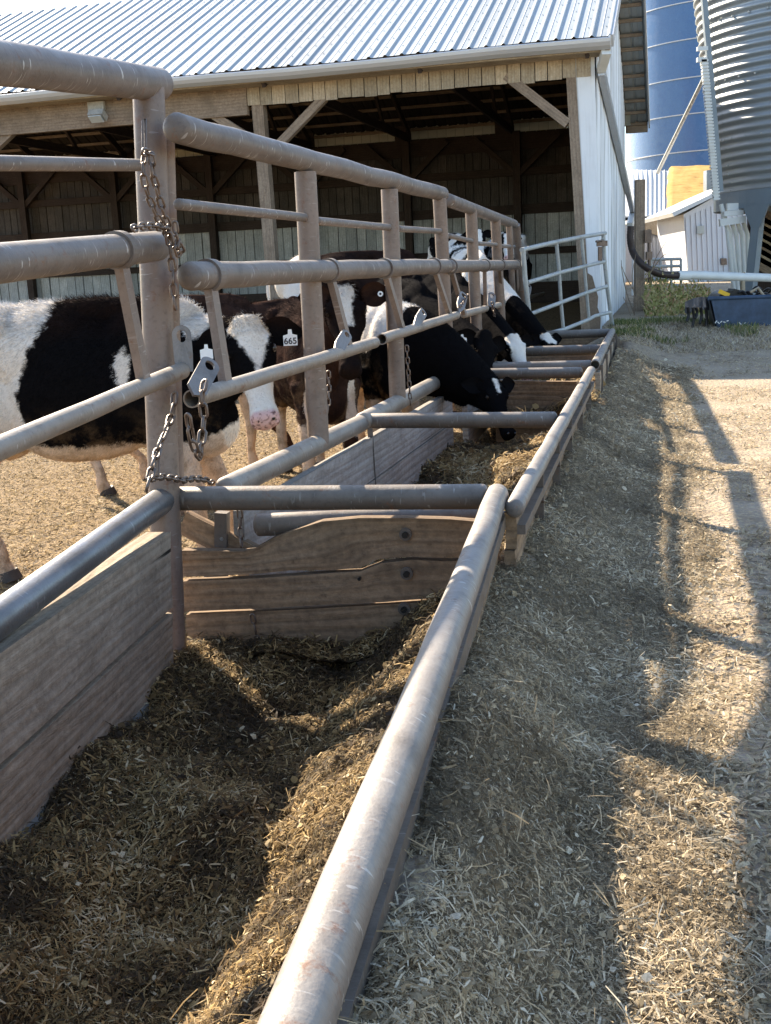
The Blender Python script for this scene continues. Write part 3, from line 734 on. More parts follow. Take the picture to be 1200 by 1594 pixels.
# middle trough
T2 = bunk('middle feed trough, where the black cow has its head in the silage', S2P * [1, 1, 0] + [0, 0, -.2])
f2a, f2b = onz(801, 791, .485), onz(920, 577, .50)
MB().pipe(f2a, f2b, .034, 28, 'cc', wob=.0012).build('front_pipe', 'front', T2)
r2 = [g2(352, 761), g2(400, 738), g2(497, 691), g2(562, 659), g2(622, 626), g2(688, 590)]
MB().pipe(r2[0], r2[3], .048, 26, 'cc').build('rear_pipe', 'grey', T2)
MB().pipe(r2[3] + A3(0.012, 0, .012), r2[5], .050, 26, 'cc').build('rear_pipe', 'grey', T2)
x2a, x2b = onz(578, 655, .49), onz(862, 653, .49)
MB().pipe(x2a, x2b, .043, 24, 'cc').build('cross_pipe', 'dark', T2)
MB().beam(x2a + A3(-.01, 0, -.02), x2a + A3(0, 0, -.62), .045, .03).build('upright', 'dark', T2)
x0a, x0b = onz(392, 826, .36), onz(738, 812, .36)          # low pipe just behind the near end board
MB().pipe(x0a + dn * .1, x0b + dn * .1, .045, 20, 'cc').build('cross_pipe', 'dark', T2)
x3a, x3b = onz(752, 582, .49), onz(903, 580, .49)
MB().pipe(x3a - (x3b - x3a) * .25, x3b, .043, 24, 'cc').build('cross_pipe', 'dark', T2)
a2 = hdir(S2AZ); r2d = rdir(S2AZ); B0 = S2P + r2d * .05; u1 = 4.72
def q2(u, z, v=0.05): return S2P * [1, 1, 0] + a2 * u + r2d * v + A3(0, 0, z)
board(T2, [q2(.35, .405), q2(u1, .395), q2(u1, .165), q2(.35, .165)], .045, 'boardpale', 'rear_board')
board(T2, [q2(.35, .155), q2(u1, .155), q2(u1, -.20), q2(.35, -.20)], .045, 'boardpale', 'rear_board')
f2d = (f2b - f2a) / np.linalg.norm(f2b - f2a); f2r = np.array([f2d[1], -f2d[0], 0])
f2s = f2a + f2d * .10
for z0, z1, o in ((-.04, -.17, -.045), (-.18, -.33, -.05), (-.34, -.52, -.05)):
    board(T2, [f2b + f2r * o + A3(0, 0, z0), f2s + f2r * o + A3(0, 0, z0), f2s + f2r * o + A3(0, 0, z1), f2b + f2r * o + A3(0, 0, z1)], .04, 'divider', 'front_board')
MB().beam(f2s + f2r * .01 + A3(0, 0, -.10), f2b + f2r * .01 + A3(0, 0, -.10), .03, .035).build('front_channel', 'dark', T2)
for t in (.16, .33, .5, .7, .9):
    p = along(f2a, f2b, t) + f2r * .0; MB().beam(p + A3(0, 0, -.02), p + A3(0, 0, -.5), .05, .014, f2d).build('front_upright', 'dark', T2)
    for zz in (-.14, -.28): c = p + A3(0, 0, zz) + f2r * .014; MB().tube([c, c + f2r * .012], .011, 8).build('bolt', 'chain', T2)
board(T2, [onz(770, 592, .41), onz(898, 594, .41), onz(898, 594, .41) + A3(0, 0, -.5), onz(770, 592, .41) + A3(0, 0, -.5)], .045, 'divider', 'end_board')
# far trough
T3 = bunk('farthest feed trough, whose pipes end in front of the white barn wall', S3P * [1, 1, 0] + [0, 0, 0])
f3a, f3b = onz(926, 568, .51), onz(953, 516, .50)
MB().pipe(f3a, f3b, .038, 24, 'hc', wob=.0015).build('front_pipe', 'front', T3)
f3d = (f3b - f3a) / np.linalg.norm(f3b - f3a); f3r = np.array([f3d[1], -f3d[0], 0])
for z0, z1 in ((-.06, -.2), (-.21, -.37), (-.38, -.55)):
    board(T3, [f3b + A3(0, 0, z0), f3a + A3(0, 0, z0), f3a + A3(0, 0, z1), f3b + A3(0, 0, z1)], .04, 'board', 'front_board')
for t in (.05, .3, .55, .8, .97):
    p = along(f3a, f3b, t) + f3r * .03; MB().beam(p + A3(0, 0, -.02), p + A3(0, 0, -.5), .05, .014, f3d).build('front_upright', 'dark', T3)
for (pa_, pb2, z) in (((800, 573), (918, 570), .49), ((815, 547), (936, 544), .47), ((868, 521), (948, 518), .49)):
    a_, b_ = onz(*pa_, z), onz(*pb2, z); MB().pipe(a_ - (b_ - a_) * .4, b_, .050, 20, 'cc').build('cross_pipe', 'dark', T3)
for (l_, r_) in (((815, 552), (930, 549)), ((866, 526), (940, 524))):
    a_, b_ = onz(*l_, .40), onz(*r_, .40); a_ = a_ - (b_ - a_) * .35; board(T3, [a_, b_, b_ + A3(0, 0, -.4), a_ + A3(0, 0, -.4)], .04, 'divider', 'divider_board')
a3 = hdir(S3AZ); r3 = rdir(S3AZ)
q3 = lambda u, z: S3P * [1, 1, 0] + a3 * u + r3 * .12 + A3(0, 0, z)
board(T3, [q3(.1, .42), q3(5.2, .42), q3(5.2, -.1), q3(.1, -.1)], .045, 'boardpale', 'rear_board')
MB().pipe(q3(.1, .50), q3(5.2, .50), .048, 20, 'cc').build('rear_pipe', 'grey', T3)

# ------------------------------------------------------------------ chains on the fence
def seq(fun, pts, off): return [fun(px, py, off) for px, py in pts]
o1 = .16
chain(seq(g1, [(222, 236), (236, 240), (238, 270), (246, 300), (254, 330), (262, 352), (268, 385)], o1), 'doubled rusty chain hanging from the top of the thick post', 1.0)
chain(seq(g1, [(226, 240), (222, 262), (226, 290), (236, 318), (248, 345), (262, 368)], o1 - .01), 'shiny-linked short chain looped on the left face of the thick post', .95)
chain(seq(g1, [(206, 356), (220, 352), (240, 352), (256, 356), (266, 366), (276, 378), (284, 392)], .16), 'chain lying across the end of the near mid rail', .95)
chain(seq(g1, [(262, 362), (266, 390), (269, 420), (270, 450), (273, 482)], o1 + .005), 'long chain hanging straight down over the mid rail at the thick post', 1.05)
chain(seq(g2, [(272, 345), (275, 370), (284, 392), (274, 396), (277, 372)], .06), 'small chain knot behind the thick post at mid rail height', .9)
chain(seq(g1, [(272, 612), (270, 640), (262, 662), (250, 690), (242, 712), (234, 740), (228, 762)], .14), 'chain slanting down the thick post to the rear trough pipe', 1.15)
chain(seq(g1, [(236, 745), (252, 742), (268, 744), (284, 748), (300, 745), (318, 746), (332, 752)], .12), 'chain wound round the foot of the thick post on the cross pipe', 1.0)
chain(seq(g2, [(319, 592), (313, 618), (318, 640), (317, 665), (313, 690), (312, 714), (303, 700), (297, 680), (294, 655), (292, 645)], .22), 'dangling chain looped through the holed latch plate of the open-ended neck bar', 1.1)
chain([dv(373, 792, .02), dv(374, 820, .02), dv(376, 852, .0)], 'short chain hanging under the near cross pipe', .9)
chain([dv(392, 955, -.02), dv(397, 980, -.02), dv(402, 1005, -.02)], 'muddy chain half buried in silage at the end board', .9)
chain(seq(g2, [(511, 578), (512, 600), (511, 625), (510, 642)], .02), 'chain hanging beside the second fence post', .9)
chain(seq(g2, [(633, 538), (635, 570), (637, 600), (639, 630)], .10), 'chain hanging to the rear trough pipe beside the black cow', .95)
chain(seq(g3, [(766, 470), (769, 490), (774, 505), (776, 512)], .14), 'chain hanging against the white neck of the far cow', 1.0)
chain(seq(g3, [(716, 478), (722, 470), (727, 458)], .14), 'short chain on the latch where the two neck bars meet', .95)
chain([atY(818, 446, 13.2), atY(822, 470, 13.2), atY(818, 482, 13.2), atY(826, 478, 13.2)], 'bunched chain at the far end of the neck bar by the pale gate', 1.2)
# steel hooks on the post
hk = MB(); hk.tube([g1(222, 235, .13), g1(222, 188, .13), g1(226, 185, .13), g1(227, 232, .13)], .0045, 8); hk.build('chain_hook', 'chain', F1)
hk = MB(); hk.tube([g1(243, 748, .12), g1(243, 704, .12), g1(246, 700, .12), g1(247, 745, .12)], .005, 8); hk.build('chain_hook', 'chain', F1)
# ------------------------------------------------------------------ barn
BAZ = 14.7; BC = A3(3.04, 16.0, 0); bl = -rdir(BAZ); bb = hdir(BAZ); BD = 8.9; FLOOR = .42
def bf(px, py, t=0.): return onpl(px, py, BC + bb * t, bb)                  # point on a plane parallel to the front
def be(px, py, o=0.): return onpl(px, py, BC - bl * o, bl)                  # point on the end wall plane
def W3(s, t, z): return A3(BC[0], BC[1], 0) + bl * s + bb * t + A3(0, 0, z)
def loc3(p): d = np.array(p) - BC; return float(d @ bl), float(d @ bb), float(p[2])
BARN = thing('barn', 'old open-fronted cattle barn with pale ribbed metal roof and white metal end wall', 'barn', tuple(W3(0, 0, FLOOR)))
BLEN = 17.0; PT = math.tan(rad(25))
g_s = loc3(bf(958, 62, -.45)); ZE = g_s[2]                         # eave height
OV = .45                                                            # front overhang
ridge_t = BD / 2; zr_ = ZE + PT * (ridge_t + OV)
RO = .28                                                            # gable overhang past end wall
# ribbed roof
def ribbed(s0, s1, ta, za, tb, zb, pitch=.23, hgt=.022):
    """sheet running from (ta,za) up to (tb,zb), ribs along the slope"""
    mb = MB(); xs = []
    s = s0
    while s < s1:
        xs += [(s, 0), (s + .022, hgt), (s + .044, hgt), (s + .066, 0), (s + .135, 0), (s + .143, hgt * .25), (s + .155, 0)]; s += pitch
    d = np.array([tb - ta, zb - za]); L = np.linalg.norm(d); nrm = np.array([-d[1], d[0]]) / L
    if nrm[1] < 0: nrm = -nrm
    K = 5; P = np.zeros((len(xs), K, 3)); uv = np.zeros((len(xs), K, 2))
    for i, (sx_, h) in enumerate(xs):
        for j in range(K):
            t = ta + d[0] * j / (K - 1) + nrm[0] * h; z = za + d[1] * j / (K - 1) + nrm[1] * h
            if j == 0: z += .004 * math.sin(sx_ * 3.1) + .006 * math.sin(sx_ * 1.3)
            P[i, j] = W3(sx_, t, z); uv[i, j] = (L * j / (K - 1), sx_)
    mb.grid(P, uv, False)
    # underside skin
    Q = P.copy(); Q[:, :, 2] -= .006; mb.cm = 1; mb.grid(Q[::-1], uv[::-1], False); mb.cm = 0
    # screws
    s = s0
    while s < s1:
        for j in range(1, 12):
            r = j / 12.; t = ta + d[0] * r + nrm[0] * .004; z = za + d[1] * r + nrm[1] * .004
            mb.box(W3(s + .10, t, z), (.014, .014, .012))
        s += pitch
    return mb
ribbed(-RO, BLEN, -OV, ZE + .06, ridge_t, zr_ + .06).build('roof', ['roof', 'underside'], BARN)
RO2 = .52
ribbed(.0, BLEN, BD + OV, ZE + .06, ridge_t, zr_ + .06).build('roof', ['roof', 'underside'], BARN)
ribbed(-RO2, -.0, BD + OV, ZE + .06, ridge_t, zr_ + .06).build('gable_overhang', ['roof', 'roof'], BARN)
# slanting end face of the near roof edge sits on fascia + gutter
gm = MB(); gp = []
for i in range(13):
    s = -RO + .02 + (BLEN + RO) * i / 12.; w_ = .012 * math.sin(i * 1.7)
    gp.append([W3(s, -OV + .02 + o, ZE - .005 + zz + w_) for o, zz in ((0, .035), (-.085, .04), (-.10, .025), (-.095, -.015), (-.07, -.06), (-.02, -.10), (.0, -.10))])
gp = np.array(gp); uv = np.zeros(gp.shape[:2] + (2,)); uv[:, :, 0] = np.arange(13)[:, None] * 1.4; uv[:, :, 1] = np.arange(7)[None] * .04
gm.grid(gp, uv, False); gm.add(list(gp[0]), [tuple(range(7))]); gm.build('gutter', 'gutter', BARN)
MB().beam(W3(-RO + .03, -OV + .05, ZE - .03), W3(BLEN, -OV + .05, ZE - .03), .03, .16).build('fascia', 'fascia', BARN)
MB().beam(W3(-RO + .05, -OV + .25, ZE - .105), W3(BLEN, -OV + .25, ZE - .105), .40, .02).build('soffit', 'fascia', BARN)
# header boarding: pale upright boards right of the post, dark beam left of it
hb = MB(); sH = loc3(bf(388, 155))[0]; zt = ZE - .02; s = .02; zb_h = loc3(bf(640, 144))[2]
while s < sH:
    wd = .19 + RNG.normal(0, .012); hb.box(W3(s + wd / 2, -.03 + RNG.normal(0, .004), (zt + zb_h) / 2 + RNG.normal(0, .01)), (wd - .012, .022, zt - zb_h), (bl, bb, (0, 0, 1))); s += wd
hb.build('header_boards', 'fascia', BARN)
MB().beam(W3(0, .03, (zt + zb_h) / 2 + .02), W3(sH, .03, (zt + zb_h) / 2 + .02), .08, zt - zb_h - .04).build('header_beam', 'innerdark', BARN)
zb2 = loc3(bf(190, 196))[2]
hb = MB().beam(W3(sH + .02, -.02, (zt + zb2) / 2), W3(BLEN, -.02, (zt + zb2) / 2), .10, zt - zb2); s = sH + .03
while s < BLEN:
    hb.box(W3(s, -.074, zt - .05), (.05, .012, .16 + .03 * RNG.random()), (bl, bb, (0, 0, 1))); s += .235
hb.build('header_beam', 'barnwood', BARN)
# posts and braces at the front
def fpost(top, bot, wd, nm='post', t=0., mat='barnwood', dp=None):
    a, b = bf(*top, t), bf(*bot, t); d = (b - a) / np.linalg.norm(b - a); MB().beam(a, b, wd, dp or wd, bb).build(nm, mat, BARN)
fpost((402, 150), (433, 520), .17, 'post', .06)
fpost((-30, 205), (-12, 560), .17, 'post', .06)
fpost((888, 92), (913, 512), .13, 'jamb_post', .06, 'barnwood', .2)
fpost((505, 152), (432, 228), .115, 'brace', .02); fpost((315, 168), (384, 212), .115, 'brace', .02)
fpost((788, 118), (884, 193), .125, 'brace', .02); fpost((25, 200), (-12, 235), .11, 'brace', .02)
# white corner board, damaged at the foot
c1_, c2_, c3_, c4_ = bf(893, 80, -.03), bf(925, 75, -.03), bf(960, 515, -.03), bf(918, 515, -.03)
cb_mb = MB(); K = 14; G_ = np.zeros((K, 3, 3)); uv = np.zeros((K, 3, 2))
for i in range(K):
    l, r = along(c1_, c4_, i / (K - 1)), along(bf(925, 78, -.03), bf(937, 515, -.03), i / (K - 1))
    for j in range(3): G_[i, j] = along(l, r, j / 2); uv[i, j] = (i * .3, j * .1)
cb_mb.grid(G_[::-1], uv[::-1], False); G2 = G_ + bb * .03; cb_mb.grid(G2, uv, False); cb_mb.grid(np.stack([G_[:, 2], G2[:, 2]], 1), None, False); cb_mb.grid(np.stack([G2[:, 0], G_[:, 0]], 1), None, False)
cb_mb.build('corner_board', 'siding', BARN)
dm = MB(); pts_ = [(915, 425), (922, 430), (926, 445), (931, 462), (930, 478), (935, 495), (934, 514), (919, 514), (917, 480)]
vv = [bf(px, py, -.045) for px, py in pts_]; n_ = len(vv); dm.add(vv + [p + bb * .012 for p in vv], [tuple(range(n_))] + [(i, (i + 1) % n_, n_ + (i + 1) % n_, n_ + i) for i in range(n_)])
dm.build('bare_patch', 'barnwood', BARN)
# end wall: ribbed white sheet
def end_wall():
    mb = MB(); t = .0; pr = []
    while t < BD:
        pr += [(t, 0), (t + .02, .02), (t + .045, .02), (t + .065, 0), (t + .14, 0), (t + .15, .008), (t + .16, 0)]; t += .22
    K = 24; P = np.zeros((len(pr), K, 3)); uv = np.zeros((len(pr), K, 2))
    for i, (tt, h) in enumerate(pr):
        zt_ = ZE + PT * (min(tt, BD - tt) + OV) - .02
        for j in range(K):
            z = FLOOR - .05 + (zt_ - FLOOR + .05) * j / (K - 1); dent = .012 * (vn(tt * 3, z * 2, 1, 77) - .5) + .02 * (vn(tt, z, 1.2, 78) - .5)
            P[i, j] = W3(-.03 - h - dent, tt, z); uv[i, j] = (z, tt)
    mb.grid(P, uv, False); return mb
end_wall().build('end_wall', 'siding', BARN)
iw = MB()                                                    # inner boarding of the end wall
for i in range(26):
    t0 = .1 + i * .34; iw.box(W3(.03, t0 + .16, 2.3), (.03, .33, 3.9), (bl, bb, (0, 0, 1)))
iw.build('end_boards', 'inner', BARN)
# back wall: dark boards above, lime-washed boards below, rails between
zw = 2.42
zs_ = ZE + .0
bw = MB(); s = -.0
while s < BLEN:
    wd = .20 + RNG.normal(0, .015); bw.box(W3(s + wd / 2, BD + RNG.normal(0, .006), (zw + zs_) / 2), (wd - .014, .025, zs_ - zw), (bl, bb, (0, 0, 1))); s += wd
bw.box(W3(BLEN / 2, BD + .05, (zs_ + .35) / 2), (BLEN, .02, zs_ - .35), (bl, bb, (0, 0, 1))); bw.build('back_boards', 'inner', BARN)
zs_ = ZE + .0
bw = MB(); s = -.0
while s < BLEN:
    wd = .225 + RNG.normal(0, .02); bw.box(W3(s + wd / 2, BD - .03 + RNG.normal(0, .008), (zw + .95) / 2), (wd - .016, .03, zw - .95), (bl, bb, (0, 0, 1))); s += wd
bw.build('limewashed_boards', 'white', BARN)
MB().box(W3(BLEN / 2, BD - .04, .65), (BLEN, .06, .62), (bl, bb, (0, 0, 1))).build('kick_wall', 'innerdark', BARN)
for z, h in ((zw + .08, .20), (3.28, .16), (zs_ - .2, .34), (1.62, .14)):
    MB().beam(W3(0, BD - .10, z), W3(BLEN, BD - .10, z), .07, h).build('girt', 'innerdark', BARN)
for s in (2.2, 4.6, 6.9, 9.2, 11.6, 14):
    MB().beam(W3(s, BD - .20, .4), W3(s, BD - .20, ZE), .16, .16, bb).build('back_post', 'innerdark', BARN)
    for sg in (-1, 1): MB().beam(W3(s, BD - .20, 3.2), W3(s + sg * .9, BD - .20, 4.0), .12, .10, bb).build('back_brace', 'innerdark', BARN)
# eave light gap: pale corrugated strip high on the back wall
zs_ = ZE + .0
es = MB(); s = -.1
while s < BLEN:
    es.box(W3(s, BD + .03 + .012 * (int(s * 10) % 2), zs_ + .14), (.098, .004, .34), (bl, bb, (0, 0, 1))); s += .1
es.build('light_strip', 'strip', BARN)
es = MB(); s = .3
while s < BLEN: MB().box(W3(s, BD - .02, zs_ + .13), (.35, .06, .34), (bl, bb, (0, 0, 1))).build('top_block', 'innerdark', BARN); s += 2.2
# rafters, tie beams and purlins under the roof
for i in range(8):
    s = .05 + i * 2.25
    MB().beam(W3(s, -OV + .1, ZE - .10 + .0), W3(s, ridge_t, zr_ - .12), .05, .16).build('rafter', 'innerdark', BARN)
    MB().beam(W3(s, BD + OV - .1, ZE - .10), W3(s, ridge_t, zr_ - .12), .05, .16).build('rafter', 'innerdark', BARN)
    MB().beam(W3(s, .1, ZE + .02), W3(s, BD - .1, ZE + .02), .05, .16).build('tie_beam', 'innerdark', BARN)
    MB().beam(W3(s, BD * .26, ZE + .05), W3(s, ridge_t, zr_ - .2), .05, .10).build('truss_web', 'innerdark', BARN)
    MB().beam(W3(s, BD * .74, ZE + .05), W3(s, ridge_t, zr_ - .2), .05, .10).build('truss_web', 'innerdark', BARN)
for i in range(7):
    t = -OV + .15 + i * .78; z = ZE + PT * (t + OV) - .0
    MB().beam(W3(-RO + .06, t, z - .0), W3(BLEN, t, z), .07, .045).build('purlin', 'barnwood', BARN)
for i in range(13):
    t = BD + OV - .05 - i * .39; z = ZE + PT * (BD + OV - t)
    MB().beam(W3(-RO2 + .06, t, z), W3(BLEN, t, z), .07, .055).build('purlin', 'barnwood', BARN)
# rake boards at the gable overhang
MB().beam(W3(-RO2, BD + OV + .03, ZE + .0), W3(-RO2, ridge_t, zr_ + .0), .03, .17).build('rake_board', 'gutter', BARN)
MB().beam(W3(-RO, -OV + .03, ZE + .0), W3(-RO, ridge_t, zr_ + .0), .03, .15).build('rake_board', 'gutter', BARN)
MB().beam(W3(-RO2 + .03, BD + OV, ZE - .02), W3(-.03, BD + OV, ZE - .02), .04, .26).build('rear_fascia', 'barnwood', BARN)
# downspout: elbow, slanting box pipe, outlet
dp_ = [be(912, 76, .32), be(906, 88, .22), be(903, 90, .18)]
ds0 = W3(-.20, -.42, ZE - .12); ds1 = W3(-.12, -.12, ZE - .30); ds2 = be(984, 328, .10); 
mb = MB(); mb.beam(ds0, ds0 + (ds1 - ds0) * .55, .12, .10); mb.beam(ds0 + (ds1 - ds0) * .5, ds1, .11, .09)
mb.build('downspout_elbow', 'pvc', BARN)
mb = MB(); mb.beam(ds1, ds2, .09, .14, (0, 0, 1)); mb.beam(ds1 + A3(0, 0, -.02) - bl * .03, ds2 - bl * .03 + A3(0, 0, -.02), .03, .10); mb.build('downspout', 'gutter', BARN)
d3 = be(980, 352, .10); MB().beam(ds2 + (ds2 - ds1) / 40, d3, .12, .14, bb).build('downspout_outlet', 'pvc', BARN)
# small white door panel at the far end of the wall
a_, b_ = be(981, 375, .06), be(985, 375, .06)
mb = MB(); mb.box((be(985, 440, .05)), (.04, .55, 1.15), (bl, bb, (0, 0, 1))); mb.build('low_door', 'siding', BARN)
# floor in the barn (earth and bedding)
# flood light on the header beam
FL = thing('flood_light', 'grimy twin-bulb flood light hanging under the barn gutter', 'light', tuple(bf(152, 178, -.15)))
c = bf(150, 165, -.12); mb = MB(); mb.box(c, (.26, .06, .12), (bl, bb, (0, 0, 1))); mb.build('mount_plate', 'cable', FL)
c = bf(152, 180, -.28); mb = MB(); mb.box(c, (.24, .16, .10), (bl, bb * .8 + A3(0, 0, -.6), bb * .6 + A3(0, 0, .8))); mb.tube([c + A3(0, .1, .02), c + A3(0, .2, .06)], .03, 12); mb.build('lamp_housing', 'cable', FL)
mb = MB(); mb.box(c - bb * .06 + A3(0, 0, -.055), (.20, .13, .015), (bl, bb * .8 + A3(0, 0, -.6), bb * .6 + A3(0, 0, .8))); mb.build('lamp_glass', 'glass', FL)

# unseen gabled block added behind the cattle barn, shaped to shade the grain bin
BIN_SHADE = thing('bin_shade_block', 'unseen grey gabled block added behind the cattle barn to shade the grain bin', 'barn', (-2.5, 39, .5))
prof = [(-5.2, .4), (4.6, .4), (4.6, 8.7), (-2.8, 14.7), (-5.2, 12.8)]
vv = [(x, 34.5, z) for x, z in prof] + [(x, 46, z) for x, z in prof]
MB().add(vv, [(0, 1, 2, 3, 4), (9, 8, 7, 6, 5)] + [(i, i + 5, (i + 1) % 5 + 5, (i + 1) % 5) for i in range(5)]).build('walls', 'barnwood', BIN_SHADE)
MB().beam((-2.9, 40.2, 14.86), (4.9, 40.2, 8.55), 12.4, .12, (0, 0, 1)).build('roof', 'galvdark', BIN_SHADE); MB().beam((-2.7, 40.2, 14.86), (-5.5, 40.2, 12.65), 12.4, .12, (0, 0, 1)).build('roof', 'galvdark', BIN_SHADE)
# ------------------------------------------------------------------ pale tube gate in front of the barn corner
YL, YR = 12.9, 15.7
def gp_(px, py):
    t = (px - 815) / (950 - 815); iy = (1 - t) / YL + t / YR; return atY(px, py, 1 / iy)
TG = thing('tube_gate', 'pale grey five-rail tube gate standing by the white barn corner', 'gate', tuple(gp_(952, 512)))
def gt(pts, r, nm): MB().tube([gp_(*p) for p in pts], r, 14).build(nm, 'gatepaint', TG)
gt([(812, 389), (860, 378), (905, 369), (942, 363)], .026, 'rail')
gt([(821, 440), (870, 425), (912, 414), (942, 407)], .024, 'rail')
gt([(825, 489), (873, 471), (915, 455), (944, 446)], .024, 'rail')
gt([(840, 523), (880, 512), (915, 498), (926, 492), (950, 486)], .024, 'rail')
gt([(814, 388), (817, 430), (822, 475), (828, 530)], .028, 'stile'); gt([(866, 377), (870, 420), (873, 470), (877, 515)], .022, 'stile')
gt([(905, 369), (909, 410), (913, 455), (917, 498)], .020, 'stile'); gt([(939, 361), (941, 407), (945, 446), (950, 486), (955, 515)], .026, 'stile')
mb = MB(); mb.box(gp_(937, 379), (.14, .05, .07)); mb.box(gp_(934, 395), (.05, .05, .18)); mb.tube([gp_(928, 376), gp_(940, 374)], .015, 8); mb.build('latch', 'chain', TG)
# ------------------------------------------------------------------ things beyond the barn
def gz(p): return float(G(p[0], p[1]))
WP = thing('wooden_post', 'tall weathered wooden post at the far end of the white barn wall', 'post', tuple(atY(996, 505, 20.5) * [1, 1, 0] + [0, 0, .5]))
MB().beam(atY(996, 280, 20.5), atY(994, 512, 20.5), .155, .155, (0, 1, 0)).build('post_body', 'barnwood', WP)
mb = MB(); mb.box(atY(1008, 368, 20.4), (.12, .1, .22)); mb.box(atY(1010, 398, 20.4), (.10, .1, .14)); mb.tube([atY(1010, 357, 20.4), atY(1011, 440, 20.4)], .03, 10); mb.build('rusty_bracket', 'chain', WP)
HS = [atY(982, 352, 20.0), atY(981, 372, 20.0), atY(985, 392, 20.0), atY(995, 407, 19.8), atY(1010, 419, 19.8), atY(1030, 427, 20), atY(1056, 429, 20.2)]
def smooth_path(p, k_=6):
    out = []
    for i in range(len(p) - 1):
        p0 = p[max(i - 1, 0)]; p1 = p[i]; p2 = p[i + 1]; p3 = p[min(i + 2, len(p) - 1)]
        for q in range(k_):
            t = q / k_; out.append(.5 * ((2 * p1) + (-p0 + p2) * t + (2 * p0 - 5 * p1 + 4 * p2 - p3) * t * t + (-p0 + 3 * p1 - 3 * p2 + p3) * t ** 3))
    return out + [p[-1]]
sp = smooth_path(HS, 10); hose = MB().tube(sp, [.058 + .004 * (i % 2) for i in range(len(sp))], 16).build('drain_hose', 'rubber')
hose['label'] = 'black corrugated hose curving from the barn downspout to the white pipe'; hose['category'] = 'hose'
pv = MB(); pv.tube([atY(1054, 429, 20.2), atY(1072, 429, 20.3), atY(1073, 428, 20.3), atY(1240, 434, 21.5)], [.085, .085, .075, .075], 20); pv = pv.build('drain_pipe', 'pvc')
pv['label'] = 'long white plastic pipe running level above the blue bucket'; pv['category'] = 'pipe'
st = MB().beam(atY(1156, 424, 20.9), atY(1156, 470, 20.9), .10, .06).build('pipe_support', 'fascia'); st['label'] = 'short wooden stake under the white plastic pipe'; st['category'] = 'stake'

# blue silo
k = MAT['blue']
SC = atY(1118, 300, 62); R_s = 4.75
SL = thing('silo', 'tall dark blue glass-lined silo rising behind the farm sheds', 'silo', (SC[0], SC[1], .5))
def cyl_wall(c, r, z0, z1, n=96, prof=None, tilt=(0, 0), uvs=1.):
    mb = MB(); zs = np.linspace(z0, z1, prof or 2); P = np.zeros((n + 1, len(zs), 3)); uv = np.zeros((n + 1, len(zs), 2))
    for i in range(n + 1):
        a = 2 * math.pi * i / n
        for j, z in enumerate(zs): P[i, j] = (c[0] + tilt[0] * (z - z0) + r * math.cos(a), c[1] + tilt[1] * (z - z0) + r * math.sin(a), z); uv[i, j] = (z, a * r)
    mb.grid(P, uv, True); return mb
cyl_wall(SC, R_s, .3, 34).build('shell', 'blue', SL)
bz = MB()
zb = [1.3 + (404 - y) / F_PX * 62 + .0 for y in (257, 207, 159, 109, 61, 13, -36, -85)]
for z in zb:
    P = np.zeros((97, 4, 3))
    for i in range(97):
        a = 2 * math.pi * i / 96
        for j, (rr_, dz) in enumerate(((R_s, -.02), (R_s + .04, -.02), (R_s + .04, .03), (R_s, .03))): P[i, j] = (SC[0] + rr_ * math.cos(a), SC[1] + rr_ * math.sin(a), z + dz)
    bz.grid(P, np.zeros((97, 4, 2)), False)
bz.build('band', 'gutter', SL)
cone = MB(); vv = [(SC[0] + R_s * math.cos(a), SC[1] + R_s * math.sin(a), 34) for a in np.linspace(0, 2 * math.pi, 49)[:-1]]; cone.add(vv + [(SC[0], SC[1], 36)], [(i, (i + 1) % 48, 48) for i in range(48)]); cone.build('dome', 'blue', SL)
# long shed with the orange foam roof
Ys = 46.0
def sh(px, py, dy=0.): return atY(px, py, Ys + dy)
S1 = thing('machine_shed', 'long low white shed whose roof is half pale metal and half peeling orange foam', 'shed', tuple(sh(1000, 455) * [1, 1, 0] + [0, 0, .6]))
def slab(mb, pts, d):
    pts = [np.array(p) for p in pts]; n = len(pts); d = np.array(d, float); mb.add(pts + [p + d for p in pts], [tuple(range(n)), tuple(range(2 * n - 1, n - 1, -1))] + [(i, n + i, n + (i + 1) % n, (i + 1) % n) for i in range(n)],
           [[(p[2], p[0]) for p in pts]] * 1 + [[(p[2], p[0]) for p in pts]] * 1 + [[(0, 0), (0, .1), (.1, .1), (.1, 0)]] * n); return mb
rz0, rz1 = 337, 268
# roof as sloping sheet with standing seams
rf = MB(); slab(rf, [sh(930, 340), sh(1042, 337), sh(1042, 266, 9), sh(930, 262, 9)], (0, 0, -.12))
for i in range(9): px = 985 + i * 7; rf.beam(sh(px, 338, -.0) + A3(0, 0, .03), sh(px, 266, 9) + A3(0, 0, .03), .04, .05)
rf.build('roof', 'shedroof', S1)
rf = MB(); m_ = 26; q_ = 18; P = np.zeros((m_, q_, 3)); 
for i in range(m_):
    for j in range(q_):
        s_, t_ = i / (m_ - 1), j / (q_ - 1); e0 = 4 * (vn(j * .6, 3, 1, 66) - .5) if i == 0 else 0
        a_ = sh(1037 + e0 + (1160 - 1037) * s_, 337 - 4 * s_); b_ = sh(1040 + e0 + (1160 - 1040) * s_, 264 - 3 * s_, 9); P[i, j] = a_ * (1 - t_) + b_ * t_ + A3(0, 0, .05 + .09 * float(fbm(s_ * 9, t_ * 7, .9, 67)) + .1 * min(1, i, j))
rf.grid(P, np.zeros((m_, q_, 2)), True); rf.build('foam_roof', 'foam', S1)
slab(MB(), [sh(925, 350, .3), sh(1170, 345, .3), sh(1170, 478, .3), sh(925, 478, .3)], (0, .1, 0)).build('front_wall', 'shedwall', S1)
